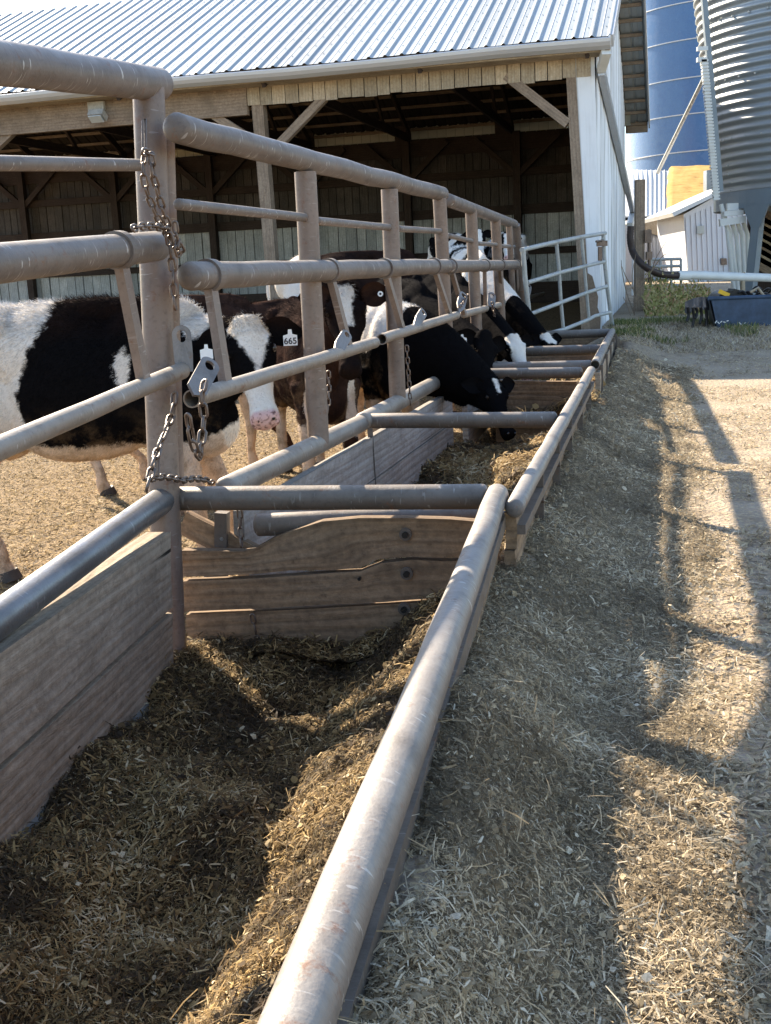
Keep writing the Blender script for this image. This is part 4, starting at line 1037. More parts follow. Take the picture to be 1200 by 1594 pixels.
slab(MB(), [sh(925, 338, .0), sh(1062, 334, .0), sh(1062, 340, .0), sh(925, 345, .0)], (0, .1, 0)).build('eave_board', 'gutter', S1)
slab(MB(), [sh(1024, 346, .12), sh(1064, 342, .12), sh(1064, 353, .12), sh(1024, 356, .12)], (0, .1, 0)).build('dark_lintel', 'barnwood', S1)
slab(MB(), [sh(1004, 343, .1), sh(1025, 342, .1), sh(1027, 368, .1), sh(1005, 360, .1)], (0, .1, 0)).build('rusty_panel', 'fascia', S1)
wv_ = MB()
for i in range(11): px = 1012 + i * 5.2; wv_.beam(sh(px, 352, .27), sh(px + 2, 455, .27), .05, .03, (0, 1, 0))
wv_.build('siding_rib', 'shedwall', S1)
slab(MB(), [sh(1100, 265, 3), sh(1109, 264, 3), sh(1109, 305, 3), sh(1100, 306, 3)], (0, .5, 0)).build('vent_pipe', 'galvdark', S1)
# gabled lean-to in front of it
Yg = 40.0
def sg(px, py, dy=0.): return atY(px, py, Yg + dy)
S2_ = thing('gabled_shed', 'small white gabled shed with vertical siding in front of the orange roof', 'shed', tuple(sg(1090, 455) * [1, 1, 0] + [0, 0, .6]))
slab(MB(), [sg(1064, 334), sg(1108, 309), sg(1150, 292), sg(1215, 292), sg(1215, 455), sg(1072, 455)], (.3, 5, 0)).build('wall', 'shedwall', S2_)
slab(MB(), [sg(1049, 337, -.4), sg(1112, 306, -.4), sg(1160, 284, -.4), sg(1160, 279, -.4), sg(1112, 300, -.4), sg(1046, 331, -.4)][::-1], (.3, 5.6, 0)).build('roof', 'shedroof', S2_)
rb_ = MB()
for i in range(14): px = 1068 + i * 8; rb_.beam(sg(px, 340 - .42 * (px - 1064) if px < 1150 else 305, -.03), sg(px + 5, 455, -.03), .05, .03, (0, 1, 0))
rb_.build('siding_rib', 'shedwall', S2_)
slab(MB(), [sg(1085, 352, -.1), sg(1096, 351, -.1), sg(1096, 364, -.1), sg(1085, 364, -.1)], (0, .1, 0)).build('vent', 'galv', S2_)
slab(MB(), [sg(1122, 402, -.1), sg(1131, 402, -.1), sg(1132, 412, -.1), sg(1123, 412, -.1)], (0, .05, 0)).build('rust_patch', 'chain', S2_)
# far tube gate
FG = thing('tube_gate', 'distant white tube gate between the wooden post and the small gabled shed', 'gate', tuple(atY(1038, 458, 34) * [1, 1, 0] + [0, 0, .55]))
for y in (404, 415, 425, 435, 445, 454): MB().tube([atY(1012, y, 34), atY(1060, y - 1, 34)], .045, 8).build('rail', 'gatepaint', FG)
for x in (1013, 1028, 1045, 1060): MB().tube([atY(x, 403, 34), atY(x, 457, 34)], .04, 8).build('stile', 'gatepaint', FG)
# diagonal pipe from the bin to the shed roof
dr = MB().tube([atY(1106, 100, 30), atY(1024, 268, 44)], [.05, .07], 12).build('filler_pipe', 'galv'); dr['label'] = 'thin grey filler pipe slanting down from the grain bin across the blue silo'; dr['category'] = 'pipe'

# ------------------------------------------------------------------ grain bin on legs
Yb = 24.0; lb = atY(1127, 303, Yb); tl = atY(1092, -10, Yb); R_b = 2.45
tilt = (tl - lb) / (tl[2] - lb[2]); bc = lb + A3(R_b * 1.0, .2, 0)
BIN = thing('grain_bin', 'corrugated galvanised grain bin standing on grey steel legs', 'grain bin', (bc[0], bc[1], .5))
def bin_shell():
    mb = MB(); n = 120; z0 = lb[2]; z1 = z0 + 6.5; wl = .165; m = int((z1 - z0) / wl * 8); P = np.zeros((n + 1, m, 3)); uv = np.zeros((n + 1, m, 2))
    for j in range(m):
        z = z0 + (z1 - z0) * j / (m - 1); rr_ = R_b + .024 * math.sin(2 * math.pi * (z - z0) / wl)
        for i in range(n + 1):
            a = 2 * math.pi * i / n; d_ = .02 * float(vn(a * 3, z * .7, 1, 88) - .5) if z < z0 + .6 else 0
            P[i, j] = (bc[0] + tilt[0] * (z - z0) + (rr_ + d_) * math.cos(a), bc[1] + (rr_ + d_) * math.sin(a), z); uv[i, j] = (z, a * R_b)
    mb.grid(P, uv, True)
    # bolt seams
    for i in range(0, n, 15):
        a = 2 * math.pi * (i + 4) / n
        for j in range(0, 38): z = z0 + .05 + j * wl; mb.box((bc[0] + tilt[0] * (z - z0) + (R_b + .012) * math.cos(a), bc[1] + (R_b + .012) * math.sin(a), z), (.03, .03, .03))
    for z in (z0 + 1.05, z0 + 2.15, z0 + 3.25):
        for i in range(0, 120, 3):
            a = 2 * math.pi * i / n; mb.box((bc[0] + tilt[0] * (z - z0) + (R_b + .012) * math.cos(a), bc[1] + (R_b + .012) * math.sin(a), z), (.03, .03, .03))
    return mb
bin_shell().build('shell', 'galv', BIN)
z0 = lb[2]
mb = MB(); P = np.zeros((73, 5, 3))
for i in range(73):
    a = 2 * math.pi * i / 72
    for j, (rr_, z) in enumerate(((R_b - .02, z0 + .02), (R_b + .05, z0 + .02), (R_b + .05, z0 - .32), (R_b - .02, z0 - .32), (R_b - .02, z0 + .02))): P[i, j] = (bc[0] + rr_ * math.cos(a), bc[1] + rr_ * math.sin(a), z)
mb.grid(P, None, False); mb.build('base_ring', 'galvdark', BIN)
MB().tube([A3(bc[0], bc[1], z0 - .02), A3(bc[0], bc[1], z0 + .02)], R_b - .02, 48).build('bin_floor', 'galvdark', BIN)
for a in (rad(212), rad(280), rad(340), rad(40)):
    p = A3(bc[0] + R_b * math.cos(a), bc[1] + R_b * math.sin(a), z0 - .3); q = A3(bc[0] + 1.12 * R_b * math.cos(a) + .05, bc[1] + 1.06 * R_b * math.sin(a), .3)
    MB().beam(p, q, .20, .14, A3(math.cos(a), math.sin(a), 0)).build('leg', 'galvdark', BIN)
    t_ = A3(-math.sin(a), math.cos(a), 0); mb = MB()
    pts = [p - t_ * .32 + A3(0, 0, .02), p + t_ * .32 + A3(0, 0, .02), p + t_ * .10 + A3(0, 0, -.42), p - t_ * .10 + A3(0, 0, -.42)]; o_ = A3(math.cos(a), math.sin(a), 0) * .08
    mb.add([x + o_ for x in pts] + [x + o_ * 1.5 for x in pts], [(3, 2, 1, 0), (4, 5, 6, 7), (0, 1, 5, 4), (1, 2, 6, 5), (2, 3, 7, 6), (3, 0, 4, 7)]); mb.build('gusset', 'galvdark', BIN)
# roof cone
mb = MB(); ztop = z0 + 6.5; cc = A3(bc[0] + tilt[0] * 6.5, bc[1], ztop); vv = [tuple(cc + A3(math.cos(a), math.sin(a), 0) * (R_b + .08)) for a in np.linspace(0, 2 * math.pi, 49)[:-1]]; mb.add(vv + [tuple(cc + A3(0, 0, 1.3))], [(i, (i + 1) % 48, 48) for i in range(48)]); mb.build('cone_roof', 'galv', BIN)
# vertical conduit box and ladder strip on its left side
MB().beam(atY(1095, -10, 23.2), atY(1121, 298, 23.2), .10, .12, (0, 1, 0)).build('side_channel', 'galvdark', BIN)
lad = MB(); a_, b_ = atY(1096, 92, 23.1), atY(1115, 312, 23.1); N_ = 44
for i in range(N_): c = along(a_, b_, (i + .5) / N_); lad.box(c, (.13, .10, np.linalg.norm(b_ - a_) / N_ * .62))
lad.beam(a_, b_, .09, .05, (0, 1, 0)); lad.box(atY(1093, 76, 23.1), (.20, .1, .07)); lad.box(atY(1092, 93, 23.1), (.18, .1, .08)); lad.build('ladder_strip', 'pvc', BIN)
# bundle of white tubes bending down behind the leg
TB = thing('tube_bundle', 'bundle of bent white feed tubes beside the grain bin leg', 'tubes', tuple(atY(1145, 450, 23.6) * [1, 1, 0] + [0, 0, .5]))
for i, (x0, y0, x1, y1, x2) in enumerate(((1122, 318, 1132, 355, 1146), (1128, 345, 1136, 362, 1152), (1138, 345, 1146, 366, 1158), (1147, 345, 1155, 366, 1165), (1156, 343, 1163, 364, 1172))):
    MB().tube([atY(x0, y0, 23.4 + i * .05), atY(x1, y1, 23.4 + i * .05), atY(x2 - 6, 430, 23.5), atY(x2, 478, 23.5)], .045, 10).build('tube', 'pvc', TB)
mb = MB(); mb.beam(atY(1120, 347, 23.3), atY(1160, 341, 23.3), .12, .14); mb.beam(atY(1126, 333, 23.3), atY(1156, 331, 23.3), .12, .10); mb.box(atY(1142, 322, 23.4), (.28, .1, .14)); mb.build('clamp_bar', 'pvc', TB)
for i in range(0): MB().box(atY(1122 + i * .1 + (i % 2) * 3, 303 + i * 0 + i * 2.4, 23.3), (.08, .08, .03)).build('coil', 'pvc', TB) if False else None
# stacked timber glimpsed behind the bin legs
TS = thing('timber_rack', 'slanting pale planks stored under the grain bin hopper', 'planks', tuple(atY(1195, 440, 26) * [1, 1, 0] + [0, 0, .5]))
for i in range(7): MB().beam(atY(1178, 330 + i * 13, 26), atY(1225, 356 + i * 13, 26), .10, .26, (0, 0, 1)).build('plank', 'fascia' if i % 2 else 'barnwood', TS)
slab(MB(), [atY(1165, 330, 27), atY(1260, 330, 27), atY(1260, 455, 27), atY(1165, 455, 27)], (0, .1, 0)).build('back_panel', 'innerdark', TS)

# ------------------------------------------------------------------ blue loader bucket
YB = 15.3
def bk(px, py, dy=0.): return atY(px, py, YB + dy)
BU = thing('loader_bucket', 'dark blue scratched loader bucket with a black drum and yellow sticker behind its lip', 'bucket', tuple(bk(1160, 520)))
slab(MB(), [bk(1104, 466), bk(1215, 463), bk(1215, 517), bk(1116, 520)], (0, .04, 0)).build('front_plate', 'bluedark', BU)
MB().tube([bk(1102, 465, .01), bk(1216, 461, .01)], .028, 14).build('lip', 'bluedark', BU)
slab(MB(), [bk(1103, 465), bk(1115, 520), bk(1112, 521, .7), bk(1098, 478, .8), bk(1100, 462, .5)], (.03, 0, 0)).build('side_plate', 'black', BU)
slab(MB(), [bk(1112, 519, .05), bk(1215, 516, .05), bk(1215, 512, .8), bk(1108, 516, .8)], (0, 0, .03)).build('floor_plate', 'bluedark', BU)
mb = MB(); c = bk(1128, 475, .45); mb.tube([c + A3(-.0, -.22, 0), c + A3(.0, .25, 0)], .20, 36); mb.tube([c + A3(0, -.23, 0), c + A3(0, -.26, 0)], .12, 24); mb.build('drum', 'black', BU)
mb = MB(); mb.beam(bk(1135, 458, .35), bk(1165, 466, .35), .25, .16); mb.build('motor_cover', 'black', BU)
mb = MB(); a_ = bk(1119, 456, .19); mb.beam(bk(1119, 453, .2), bk(1135, 460, .2), .012, .055, (0, 0, 1)); mb.build('sticker', 'yellow', BU)
hm = MB()
for i in range(9):
    p0 = bk(1150 + i * 6, 456 + (i % 3) * 5, .2 + .05 * i); p1 = bk(1165 + i * 7, 466 - (i % 4) * 5, .15); hm.tube(smooth_path([p0, (p0 + p1) / 2 + A3(0, 0, .06), p1], 5), .016, 8)
hm.build('hoses', 'black', BU)
hm = MB(); hm.tube([bk(1168, 455, .1), bk(1180, 448, .1), bk(1190, 462, .1)], .02, 8); hm.build('fitting', 'fascia', BU)
mb = MB(); m_ = 14; P = np.zeros((m_, 6, 3))      # rubber flap drooping over the left corner
for i in range(m_):
    for j in range(6):
        s_, t_ = i / (m_ - 1), j / 5; P[i, j] = bk(1066 + 38 * s_, 470 - 8 * math.sin(s_ * 2.2) + t_ * (14 + 10 * (vn(i * .9, 1, 1, 12))), .1 + .5 * (1 - t_))
mb.grid(P, None, True)
for px, h in ((1070, 22), (1078, 34), (1083, 18), (1090, 26), (1098, 40)): mb.tube(smooth_path([bk(px, 478, .1), bk(px + 2, 478 + h * .5, .12), bk(px - 1, 478 + h, .1)], 4), [.02] * 9, 7)
mb.build('rubber_flap', 'black', BU)
sc_ = MB()
for px, py, l, t in ((1113, 503, 3, -4), (1117, 501, 3, 3), (1121, 502, 3, -2), (1126, 501, 4, 1), (1131, 500, 3, -1), (1150, 502, 4, 3), (1156, 505, 5, -3)): sc_.beam(bk(px, py, -.006), bk(px + l, py + t, -.006), .004, .012, (0, 0, 1))
sc_.build('scratch', 'pvc', BU)

# ------------------------------------------------------------------ weeds, grass, sapling
def blades(name, pts, hts, wds, label, cat, mat, lean=.5):
    n = len(pts); a = RNG.uniform(0, 2 * math.pi, n); d = np.stack([np.cos(a), np.sin(a), np.zeros(n)], 1); ln = RNG.uniform(.1, lean, n)[:, None] * hts[:, None]
    tip = pts + np.stack([np.zeros(n), np.zeros(n), hts], 1) + d * ln; midp = pts + np.stack([np.zeros(n), np.zeros(n), hts * .55], 1) + d * ln * .3
    b2 = RNG.uniform(0, 2 * math.pi, n); s_ = np.stack([np.cos(b2), np.sin(b2), np.zeros(n)], 1) * wds[:, None]
    V = np.stack([pts - s_, pts + s_, midp - s_ * .8, midp + s_ * .8, tip - s_ * .15, tip + s_ * .15], 1).reshape(-1, 3); base = np.arange(n)[:, None] * 6
    Q = np.concatenate([base + [[0, 1, 3, 2]], base + [[2, 3, 5, 4]]], 0); t = np.repeat(RNG.random(n), 6)
    return link(name, mesh_np(name, V, Q, [mat], {'tone': t}), None, label, cat, None, 'stuff')
k = NM('green_blade'); MAT['green'] = k.done(k.ramp(k.attr('tone'), [(0, (.04, .065, .015)), (.45, (.09, .13, .03)), (.75, (.22, .21, .07)), (1, (.40, .32, .15))]), .6)
k = NM('weed_leaf'); MAT['weed'] = k.done(k.ramp(k.attr('tone'), [(0, (.14, .16, .04)), (.4, (.33, .31, .11)), (.75, (.42, .34, .16)), (1, (.44, .26, .15))]), .6)
def scat(n, f):
    out = []
    while len(out) < n: out.append(f())
    return np.array(out)
def gpt():
    Y = RNG.uniform(13.8, 17.2); px = 950 + RNG.random() ** 1.3 * 230; p = atY(px, 520, Y); return (p[0], p[1], gz(p))
pts = scat(8000, gpt); nzz = fbm(pts[:, 0], pts[:, 1], .7, 55); pts = pts[(nzz > .0) | ((pts[:, 1] > 16.0) & (nzz > -.12))]
blades('grass', pts, RNG.uniform(.03, .09, len(pts)), RNG.uniform(.003, .007, len(pts)), 'short green grass growing along the foot of the white barn wall', 'grass', 'green')
pts = scat(5000, lambda: (lambda p: (p[0], p[1], gz(p)))(atY(RNG.uniform(940, 1210), 520, RNG.uniform(13.2, 16.5))))
blades('dry_grass', pts, RNG.uniform(.015, .05, len(pts)), RNG.uniform(.004, .008, len(pts)), 'flattened dry grass and straw at the edge of the yard', 'dry grass', 'flake2', 2.5)
def wpt():
    px = RNG.uniform(1003, 1105); p = atY(px, 480, RNG.uniform(18.5, 26)); return (p[0], p[1], gz(p) + (RNG.random() ** 2.2) * (.62 - .35 * (px - 1003) / 100) * (.1 + 1.7 * float(vn(p[0], p[1], .28, 91)) ** 1.5))
pts = scat(5500, wpt); n_ = len(pts)
blades('weeds', pts, RNG.uniform(.04, .10, n_) * RNG.choice([1, -.4, .6], n_), RNG.uniform(.012, .03, n_), 'tall yellow-green weeds growing between the wooden post and the blue bucket', 'weeds', 'weed', 1.5)
sap = thing('sapling', 'bare leafless sapling leaning against the wooden post by the barn wall', 'sapling', tuple(atY(985, 510, 19.4) * [1, 1, 0] + [0, 0, .45]))
mb = MB(); R2 = np.random.default_rng(5)
for tw in (((985, 512), (988, 470), (984, 430), (990, 395)), ((988, 490), (975, 455), (968, 420), (967, 405)), ((986, 470), (1000, 440), (1012, 420)), ((985, 450), (974, 430), (968, 440 - 25)), ((990, 455), (1010, 430), (1022, 400), (1037, 376)), ((984, 500), (978, 480), (970, 462)), ((986, 480), (996, 462), (1001, 440)), ((1010, 428), (1030, 400), (1040, 395))):
    pp = smooth_path([atY(x, y, 19.2) for x, y in tw], 5); mb.tube(pp, list(np.linspace(.012, .004, len(pp))), 6)
mb.build('twigs', 'barnwood', sap)
pl_ = MB().beam(atY(1003, 506, 18), atY(1060, 503, 18.4), .08, .12).build('fallen_plank', 'barnwood'); pl_['label'] = 'grey plank lying in the grass under the weeds'; pl_['category'] = 'plank'
# ------------------------------------------------------------------ cows
k = NM('cow_coat'); wf = k.attr('wf'); br = k.attr('br'); pk = k.attr('pk'); dirt_bounce = k.attr('dirt_bounce'); sh_ = k.attr('sh')
ob = k.coord('Object'); n1 = k.noise(ob, 26, 4, .6); n2 = k.noise(ob, 7, 4, .6)
wsum = k.math('ADD', wf, k.math('MULTIPLY', k.math('SUBTRACT', n1, .5), .045)); wsum = k.math('ADD', wsum, k.math('MULTIPLY', k.math('SUBTRACT', n2, .5), .06))
msk = k.ramp(k.math('ADD', wsum, .5), [(.492, 0.0), (.508, 1.0)])
blk = k.mix(k.math('MULTIPLY', br, k.ramp(n2, [(.35, .35), (.6, 1.0)])), (.0065, .006, .0065), (.085, .042, .028))
wht = k.mix(k.ramp(n1, [(.3, .35), (.7, 0.0)]), (.78, .73, .66), (.62, .52, .42))
wht = k.mix(k.math('MULTIPLY', dirt_bounce, .75), wht, (.66, .43, .25))  # warm bounce light painted as tan on the low white hair
col = k.mix(msk, blk, wht)
col = k.mix(k.math('MULTIPLY', dirt_bounce, k.ramp(k.noise(ob, 9, 6, .7), [(.45, 0.0), (.65, .8)])), col, (.24, .155, .085))
pkc = k.mix(k.ramp(k.noise(ob, 55, 4), [(.50, 0.0), (.66, 1.0)]), (.66, .42, .38), (.16, .09, .08)); col = k.mix(pk, col, pkc)
col = k.mix(1.0, col, k.ramp(sh_, [(0, (.72, .72, .72)), (1, (1.2, 1.2, 1.2))]), 'MULTIPLY')
k.bump(k.math('ADD', k.noise(k.coord('Object', (1, 1, .45)), 130, 3, .6, .6), k.math('MULTIPLY', n1, 1.5)), .45, .008)
k.b.inputs['Sheen Weight'].default_value = .0; k.b.inputs['Sheen Roughness'].default_value = .4
k.b.inputs['IOR'].default_value = 1.12
MAT['coat'] = k.done(col, .8, 0, .07)
MAT['hoof'] = m_flat('hoof_horn', (.06, .045, .035), .6, 0, .3, 30)

def _tmp_obj(mb):
    me = bpy.data.meshes.new('tmp'); me.from_pydata(mb.v, [], mb.f); o = bpy.data.objects.new('tmp', me); COL.objects.link(o); return o
def ell(mb, c, ax, rr, n=14):
    c = np.array(c, float); ax = np.array(ax, float); rr = np.array(rr, float); vs_ = []; fs = []
    for i in range(1, n):
        th = math.pi * i / n
        for j in range(2 * n):
            ph = math.pi * j / n; v = np.array([math.cos(th), math.sin(th) * math.cos(ph), math.sin(th) * math.sin(ph)]) * rr; vs_.append(c + ax[0] * v[0] + ax[1] * v[1] + ax[2] * v[2])
    m = 2 * n
    for i in range(n - 2):
        for j in range(m): fs.append((i * m + j, i * m + (j + 1) % m, (i + 1) * m + (j + 1) % m, (i + 1) * m + j))
    a = len(vs_); vs_ += [c + ax[0] * rr[0], c - ax[0] * rr[0]]
    for j in range(m): fs.append((a, (j + 1) % m, j)); fs.append((a + 1, (n - 2) * m + j, (n - 2) * m + (j + 1) % m))
    mb.add(vs_, fs)
def unit(v): v = np.array(v, float); return v / np.linalg.norm(v)

def cow(label, H, S, hh, P, Mz, fup, pattern, zg=None, feet=None, vox=.017, fur=0, k_=1.0, tags=(), ear_dir=(0, 0), eyes=True, head_scale=1.0, wide=1.0, neck_low=0.0, tail=True, neck_k=1.0):
    H = A3(*H, 0) if len(H) == 2 else A3(*H); S = A3(*S, 0) if len(S) == 2 else A3(*S)
    g0 = float(G(H[0], H[1], False)) if zg is None else zg; g1_ = float(G(S[0], S[1], False)) if zg is None else zg
    d = S - H; d[2] = 0; L = np.linalg.norm(d); f = d / L; r = A3(f[1], -f[0], 0); u = A3(0, 0, 1)
    P = np.array(P, float); Mz = np.array(Mz, float); ax = np.stack([f, r, u])
    def B(x, y, z): t = np.clip(x / L, 0, 1); return H * [1, 1, 0] + f * x + r * y * wide + u * (z + g0 * (1 - t) + g1_ * t)
    mb = MB(); h = hh; q = k_
    def e(x, y, z, a, b, c): ell(mb, B(x, y, z), ax, (a * q, b * q * wide, c * q))
    e(0, 0, h - .29, .30, .25, .27); e(-.20, 0, h - .34, .19, .20, .24); e(L * .3, 0, h - .31, .38, .25, .28)
    e(L * .46, 0, h - .48, .47, .30, .385); e(L * .38, 0, h - .58, .40, .26, .29); e(L * .80, 0, h - .43, .33, .25, .38)
    e(L * .98, 0, h - .46, .24, .20, .34); e(L * .9, .13, h - .42, .17, .10, .30); e(L * .9, -.13, h - .42, .17, .10, .30)
    e(L + .06, 0, h - .66, .18, .13, .20); e(L * .84, 0, h - .13, .26, .08, .12); e(L * .5, 0, h - .07, .5, .07, .06)
    for sg in (-1, 1):
        e(.07, .19 * sg, h - .13, .07, .055, .06); e(-.08, .15 * sg, h - .56, .23, .12, .32); e(-.30, .10 * sg, h - .2, .05, .05, .05)
    # neck
    hx = unit(Mz - P); hz = np.array(fup, float); hz = unit(hz - hx * (hz @ hx)); hy = np.cross(hz, hx); HL = np.linalg.norm(Mz - P); hs = HL / .52
    n0 = B(L + .02, 0, h - .38); n1_ = P + hx * .05 * hs - hz * .085 * hs
    mid_ = (n0 + n1_) / 2 + u * (.03 - neck_low)
    N_ = 30
    for i in range(N_ + 1):
        t = i / N_; c = n0 * (1 - t) ** 2 + mid_ * 2 * t * (1 - t) + n1_ * t * t; tg = unit((mid_ - n0) * (1 - t) + (n1_ - mid_) * t)
        sd = np.cross(tg, u); sd = unit(sd) if np.linalg.norm(sd) > .15 else r; up_ = np.cross(sd, tg)
        vr = (.27 * (1 - t) + .125 * t) * (1 + (neck_k - 1) * math.sin(math.pi * min(1, t * .9 + .1))); lr = (.165 * (1 - t) + .095 * t) * (1 + (neck_k - 1) * .5)
        ell(mb, c, (tg, sd, up_), (.13 * q, lr * q, vr * q), 10)
        if t < .8: ell(mb, c - up_ * (vr * .93), (tg, sd, up_), (.12, .035, .055), 8)
    # head loft
    st = [(-.03, .060, .025, -.10), (.03, .082, .052, -.14), (.12, .100, .060, -.165), (.24, .108, .052, -.175), (.36, .098, .040, -.165), (.48, .076, .026, -.142), (.62, .060, .014, -.116), (.76, .057, .008, -.10), (.86, .064, .010, -.098), (.94, .066, .006, -.094), (.985, .058, -.006, -.082), (1.0, .035, -.02, -.065)]
    ring = []; n = 20
    for t, w_, tp, bt in st:
        c = P + hx * HL * t + hz * hs * (tp + bt) / 2
        ring.append([c + hy * hs * w_ * head_scale * np.sign(math.cos(a)) * abs(math.cos(a)) ** .85 + hz * hs * (tp - bt) / 2 * np.sign(math.sin(a)) * abs(math.sin(a)) ** .85 for a in [2 * math.pi * q_ / n for q_ in range(n)]])
    vs_ = [p for R_ in ring for p in R_]; fs = []
    for i in range(len(st) - 1):
        for j in range(n): fs.append((i * n + j, i * n + (j + 1) % n, (i + 1) * n + (j + 1) % n, (i + 1) * n + j))
    fs.append(tuple(range(n - 1, -1, -1))); fs.append(tuple((len(st) - 1) * n + j for j in range(n))); mb.add(vs_, fs)
    def Hp(t, y, z): return P + hx * HL * t + hy * hs * y + hz * hs * z
    for sg in (-1, 1):
        ell(mb, Hp(.25, .088 * sg, .022), (hx, hy, hz), (.045 * hs, .028 * hs, .030 * hs), 8)     # brow
        ell(mb, Hp(.20, .075 * sg, -.10), (hx, hy, hz), (.09 * hs, .035 * hs, .07 * hs), 8)       # cheek
        ell(mb, Hp(.93, .036 * sg, .004), (hx, hy, hz), (.03 * hs, .022 * hs, .018 * hs), 7)      # nostril rim
    ell(mb, Hp(.0, 0, .035), (hx, hy, hz), (.05 * hs, .07 * hs, .035 * hs), 8)
    ell(mb, Hp(.90, 0, -.09), (hx, hy, hz), (.05 * hs, .04 * hs, .025 * hs), 7)
    # legs
    ft = feet or {}
    hooves = MB()
    for nm, x, y in (('fn', L * .93, .14), ('ff', L * .93, -.14), ('hn', -.10, .15), ('hf', -.10, -.15)):
        fore = nm[0] == 'f'; F_ = ft.get(nm); base = B(x + (.02 if fore else -.10), y, 0)
        if F_ is not None: base = np.array([F_[0], F_[1], float(G(F_[0], F_[1], False)) if zg is None else zg])
        top = B(x, y * .9, h - .72)
        if fore:
            kn = top * .42 + base * .58 + f * .02; kn[2] = base[2] + .40; js = [top + u * .15, top, kn + u * .05, kn - u * .04, base + u * .16, base + u * .09 + f * .01, base + u * .02 + f * .03]; rr = [.13, .10, .058, .050, .036, .046, .052]
        else:
            hk_ = top * .35 + base * .65 - f * .10; hk_[2] = base[2] + .50; js = [top + u * .22, top - f * .0, hk_ + u * .12 + f * .03, hk_, hk_ - u * .10 + f * .0, base + u * .17, base + u * .09, base + u * .02 + f * .03]; rr = [.17, .14, .060, .056, .042, .038, .047, .054]
        rr = [x_ * q for x_ in rr]
        pts = []; rs = []
        for i in range(len(js) - 1):
            for s_ in range(4): t = s_ / 4; pts.append(js[i] * (1 - t) + js[i + 1] * t); rs.append(rr[i] * (1 - t) + rr[i + 1] * t)
        pts.append(js[-1]); rs.append(rr[-1]); mb.tube(pts, rs, 12)
        b_ = js[-1]; hooves.tube([b_ + u * .035, b_ - u * .02 + f * .015], [.056 * q, .068 * q], 12)
    if tail:
        tp = [B(-.36, 0, h - .16), B(-.45, 0, h - .26), B(-.46, .0, h - .5), B(-.44, .02, h - .9)]; mb.tube(smooth_path(tp, 5), [.035] * 4 + [.026] * 6 + [.022] * 3 + [.03] * 3, 10)
    o = _tmp_obj(mb); md = o.modifiers.new('r', 'REMESH'); md.mode = 'VOXEL'; md.voxel_size = vox; md.use_smooth_shade = True
    ms = o.modifiers.new('s', 'SMOOTH'); ms.factor = .5; ms.iterations = int(.075 / vox) + 2
    dg = bpy.context.evaluated_depsgraph_get(); me = bpy.data.meshes.new_from_object(o.evaluated_get(dg)); tm = o.data; bpy.data.objects.remove(o); bpy.data.meshes.remove(tm)
    V = np.zeros(len(me.vertices) * 3, dtype=np.float32); me.vertices.foreach_get('co', V); V = V.reshape(-1, 3).astype(float)
    nl = len(me.loops); li = np.zeros(nl, dtype=np.int32); me.loops.foreach_get('vertex_index', li); quads = li.reshape(-1, 4)
    NV = np.zeros(len(V) * 3, dtype=np.float32); me.vertices.foreach_get('normal', NV); NV = NV.reshape(-1, 3).astype(float)
    lump = (fbm(V[:, 0] * 1.0 + V[:, 2], V[:, 1] + V[:, 2] * .7, .22, 401)) * .018; V = V + NV * lump[:, None]
    bpy.data.meshes.remove(me)
    # ears as leaf shaped cups
    EV = []; EQ = []
    for sg in (-1, 1):
        root = Hp(.05, .085 * sg, -.015); ed = unit(hy * sg * 1.0 - hx * (.12 + ear_dir[0]) - hz * (.18 + ear_dir[1])); en = unit(np.cross(ed, hx) * 1.0); en = unit(hz * .75 + hx * .55 - ed * ((hz * .75 + hx * .55) @ ed)); es_ = np.cross(ed, en)
        m_, n_ = 10, 7; base_i = len(V) + len(EV)
        for side in (0, 1):
            for i in range(m_):
                t = i / (m_ - 1); wd = .062 * math.sin(math.pi * min(1, .18 + t * .82)) ** .75 * hs * (1.1 if t < .6 else 1)
                for j in range(n_):
                    s_ = j / (n_ - 1) * 2 - 1; p = root + ed * (.185 * hs * t) + es_ * wd * s_ + en * (.030 * hs * (s_ * s_) * (1 - t * .5) - .012 * side * (1 - .8 * abs(s_)) * hs)
                    EV.append(p)
        for side in (0, 1):
            for i in range(m_ - 1):
                for j in range(n_ - 1):
                    a = base_i + side * m_ * n_ + i * n_ + j; EQ.append((a, a + 1, a + n_ + 1, a + n_) if side == 0 else (a, a + n_, a + n_ + 1, a + 1))
    nb = len(V); V = np.concatenate([V, np.array(EV)]); Q = np.concatenate([quads, np.array(EQ)])
    def attrs(V, ear):
        rel = V - H; bx = rel @ f; by = rel @ r; bz = V[:, 2] - (g0 * (1 - np.clip(bx / L, 0, 1)) + g1_ * np.clip(bx / L, 0, 1))
        rh = V - P; ht = (rh @ hx) / HL; hyy = (rh @ hy) / hs; hzz = (rh @ hz) / hs
        ishead = (ht > -.06) & (np.abs(hyy) < .135) & (hzz > -.21) & (hzz < .12) & (ht < 1.2)
        W_, b_, p_ = pattern(dict(bx=bx, by=by, bz=bz, ht=ht, hy=hyy, hz=hzz, head=ishead & ~ear, ear=ear, L=L, h=h, V=V))
        eyez = ishead & ~ear & (np.sqrt(((ht - .27) * .52) ** 2 + (hzz - .0) ** 2) < .034) & (np.abs(hyy) > .06); W_ = np.where(eyez, -.2, W_); 
        dirt_bounce_amt = np.clip(.9 * sstep(.42, .05, bz) + .8 * sstep(1.0, .6, bz), 0, 1); dirt_bounce_amt = np.where(ishead | (bx > L + .18), 0., dirt_bounce_amt)  # dirt low on the legs, plus painted warm bounce over belly and flanks
        return W_, b_, p_, dirt_bounce_amt
    ear = np.zeros(len(V), bool); ear[nb:] = True
    W_, b_, p_, D_ = attrs(V, ear); sh0 = np.full(len(V), .5)
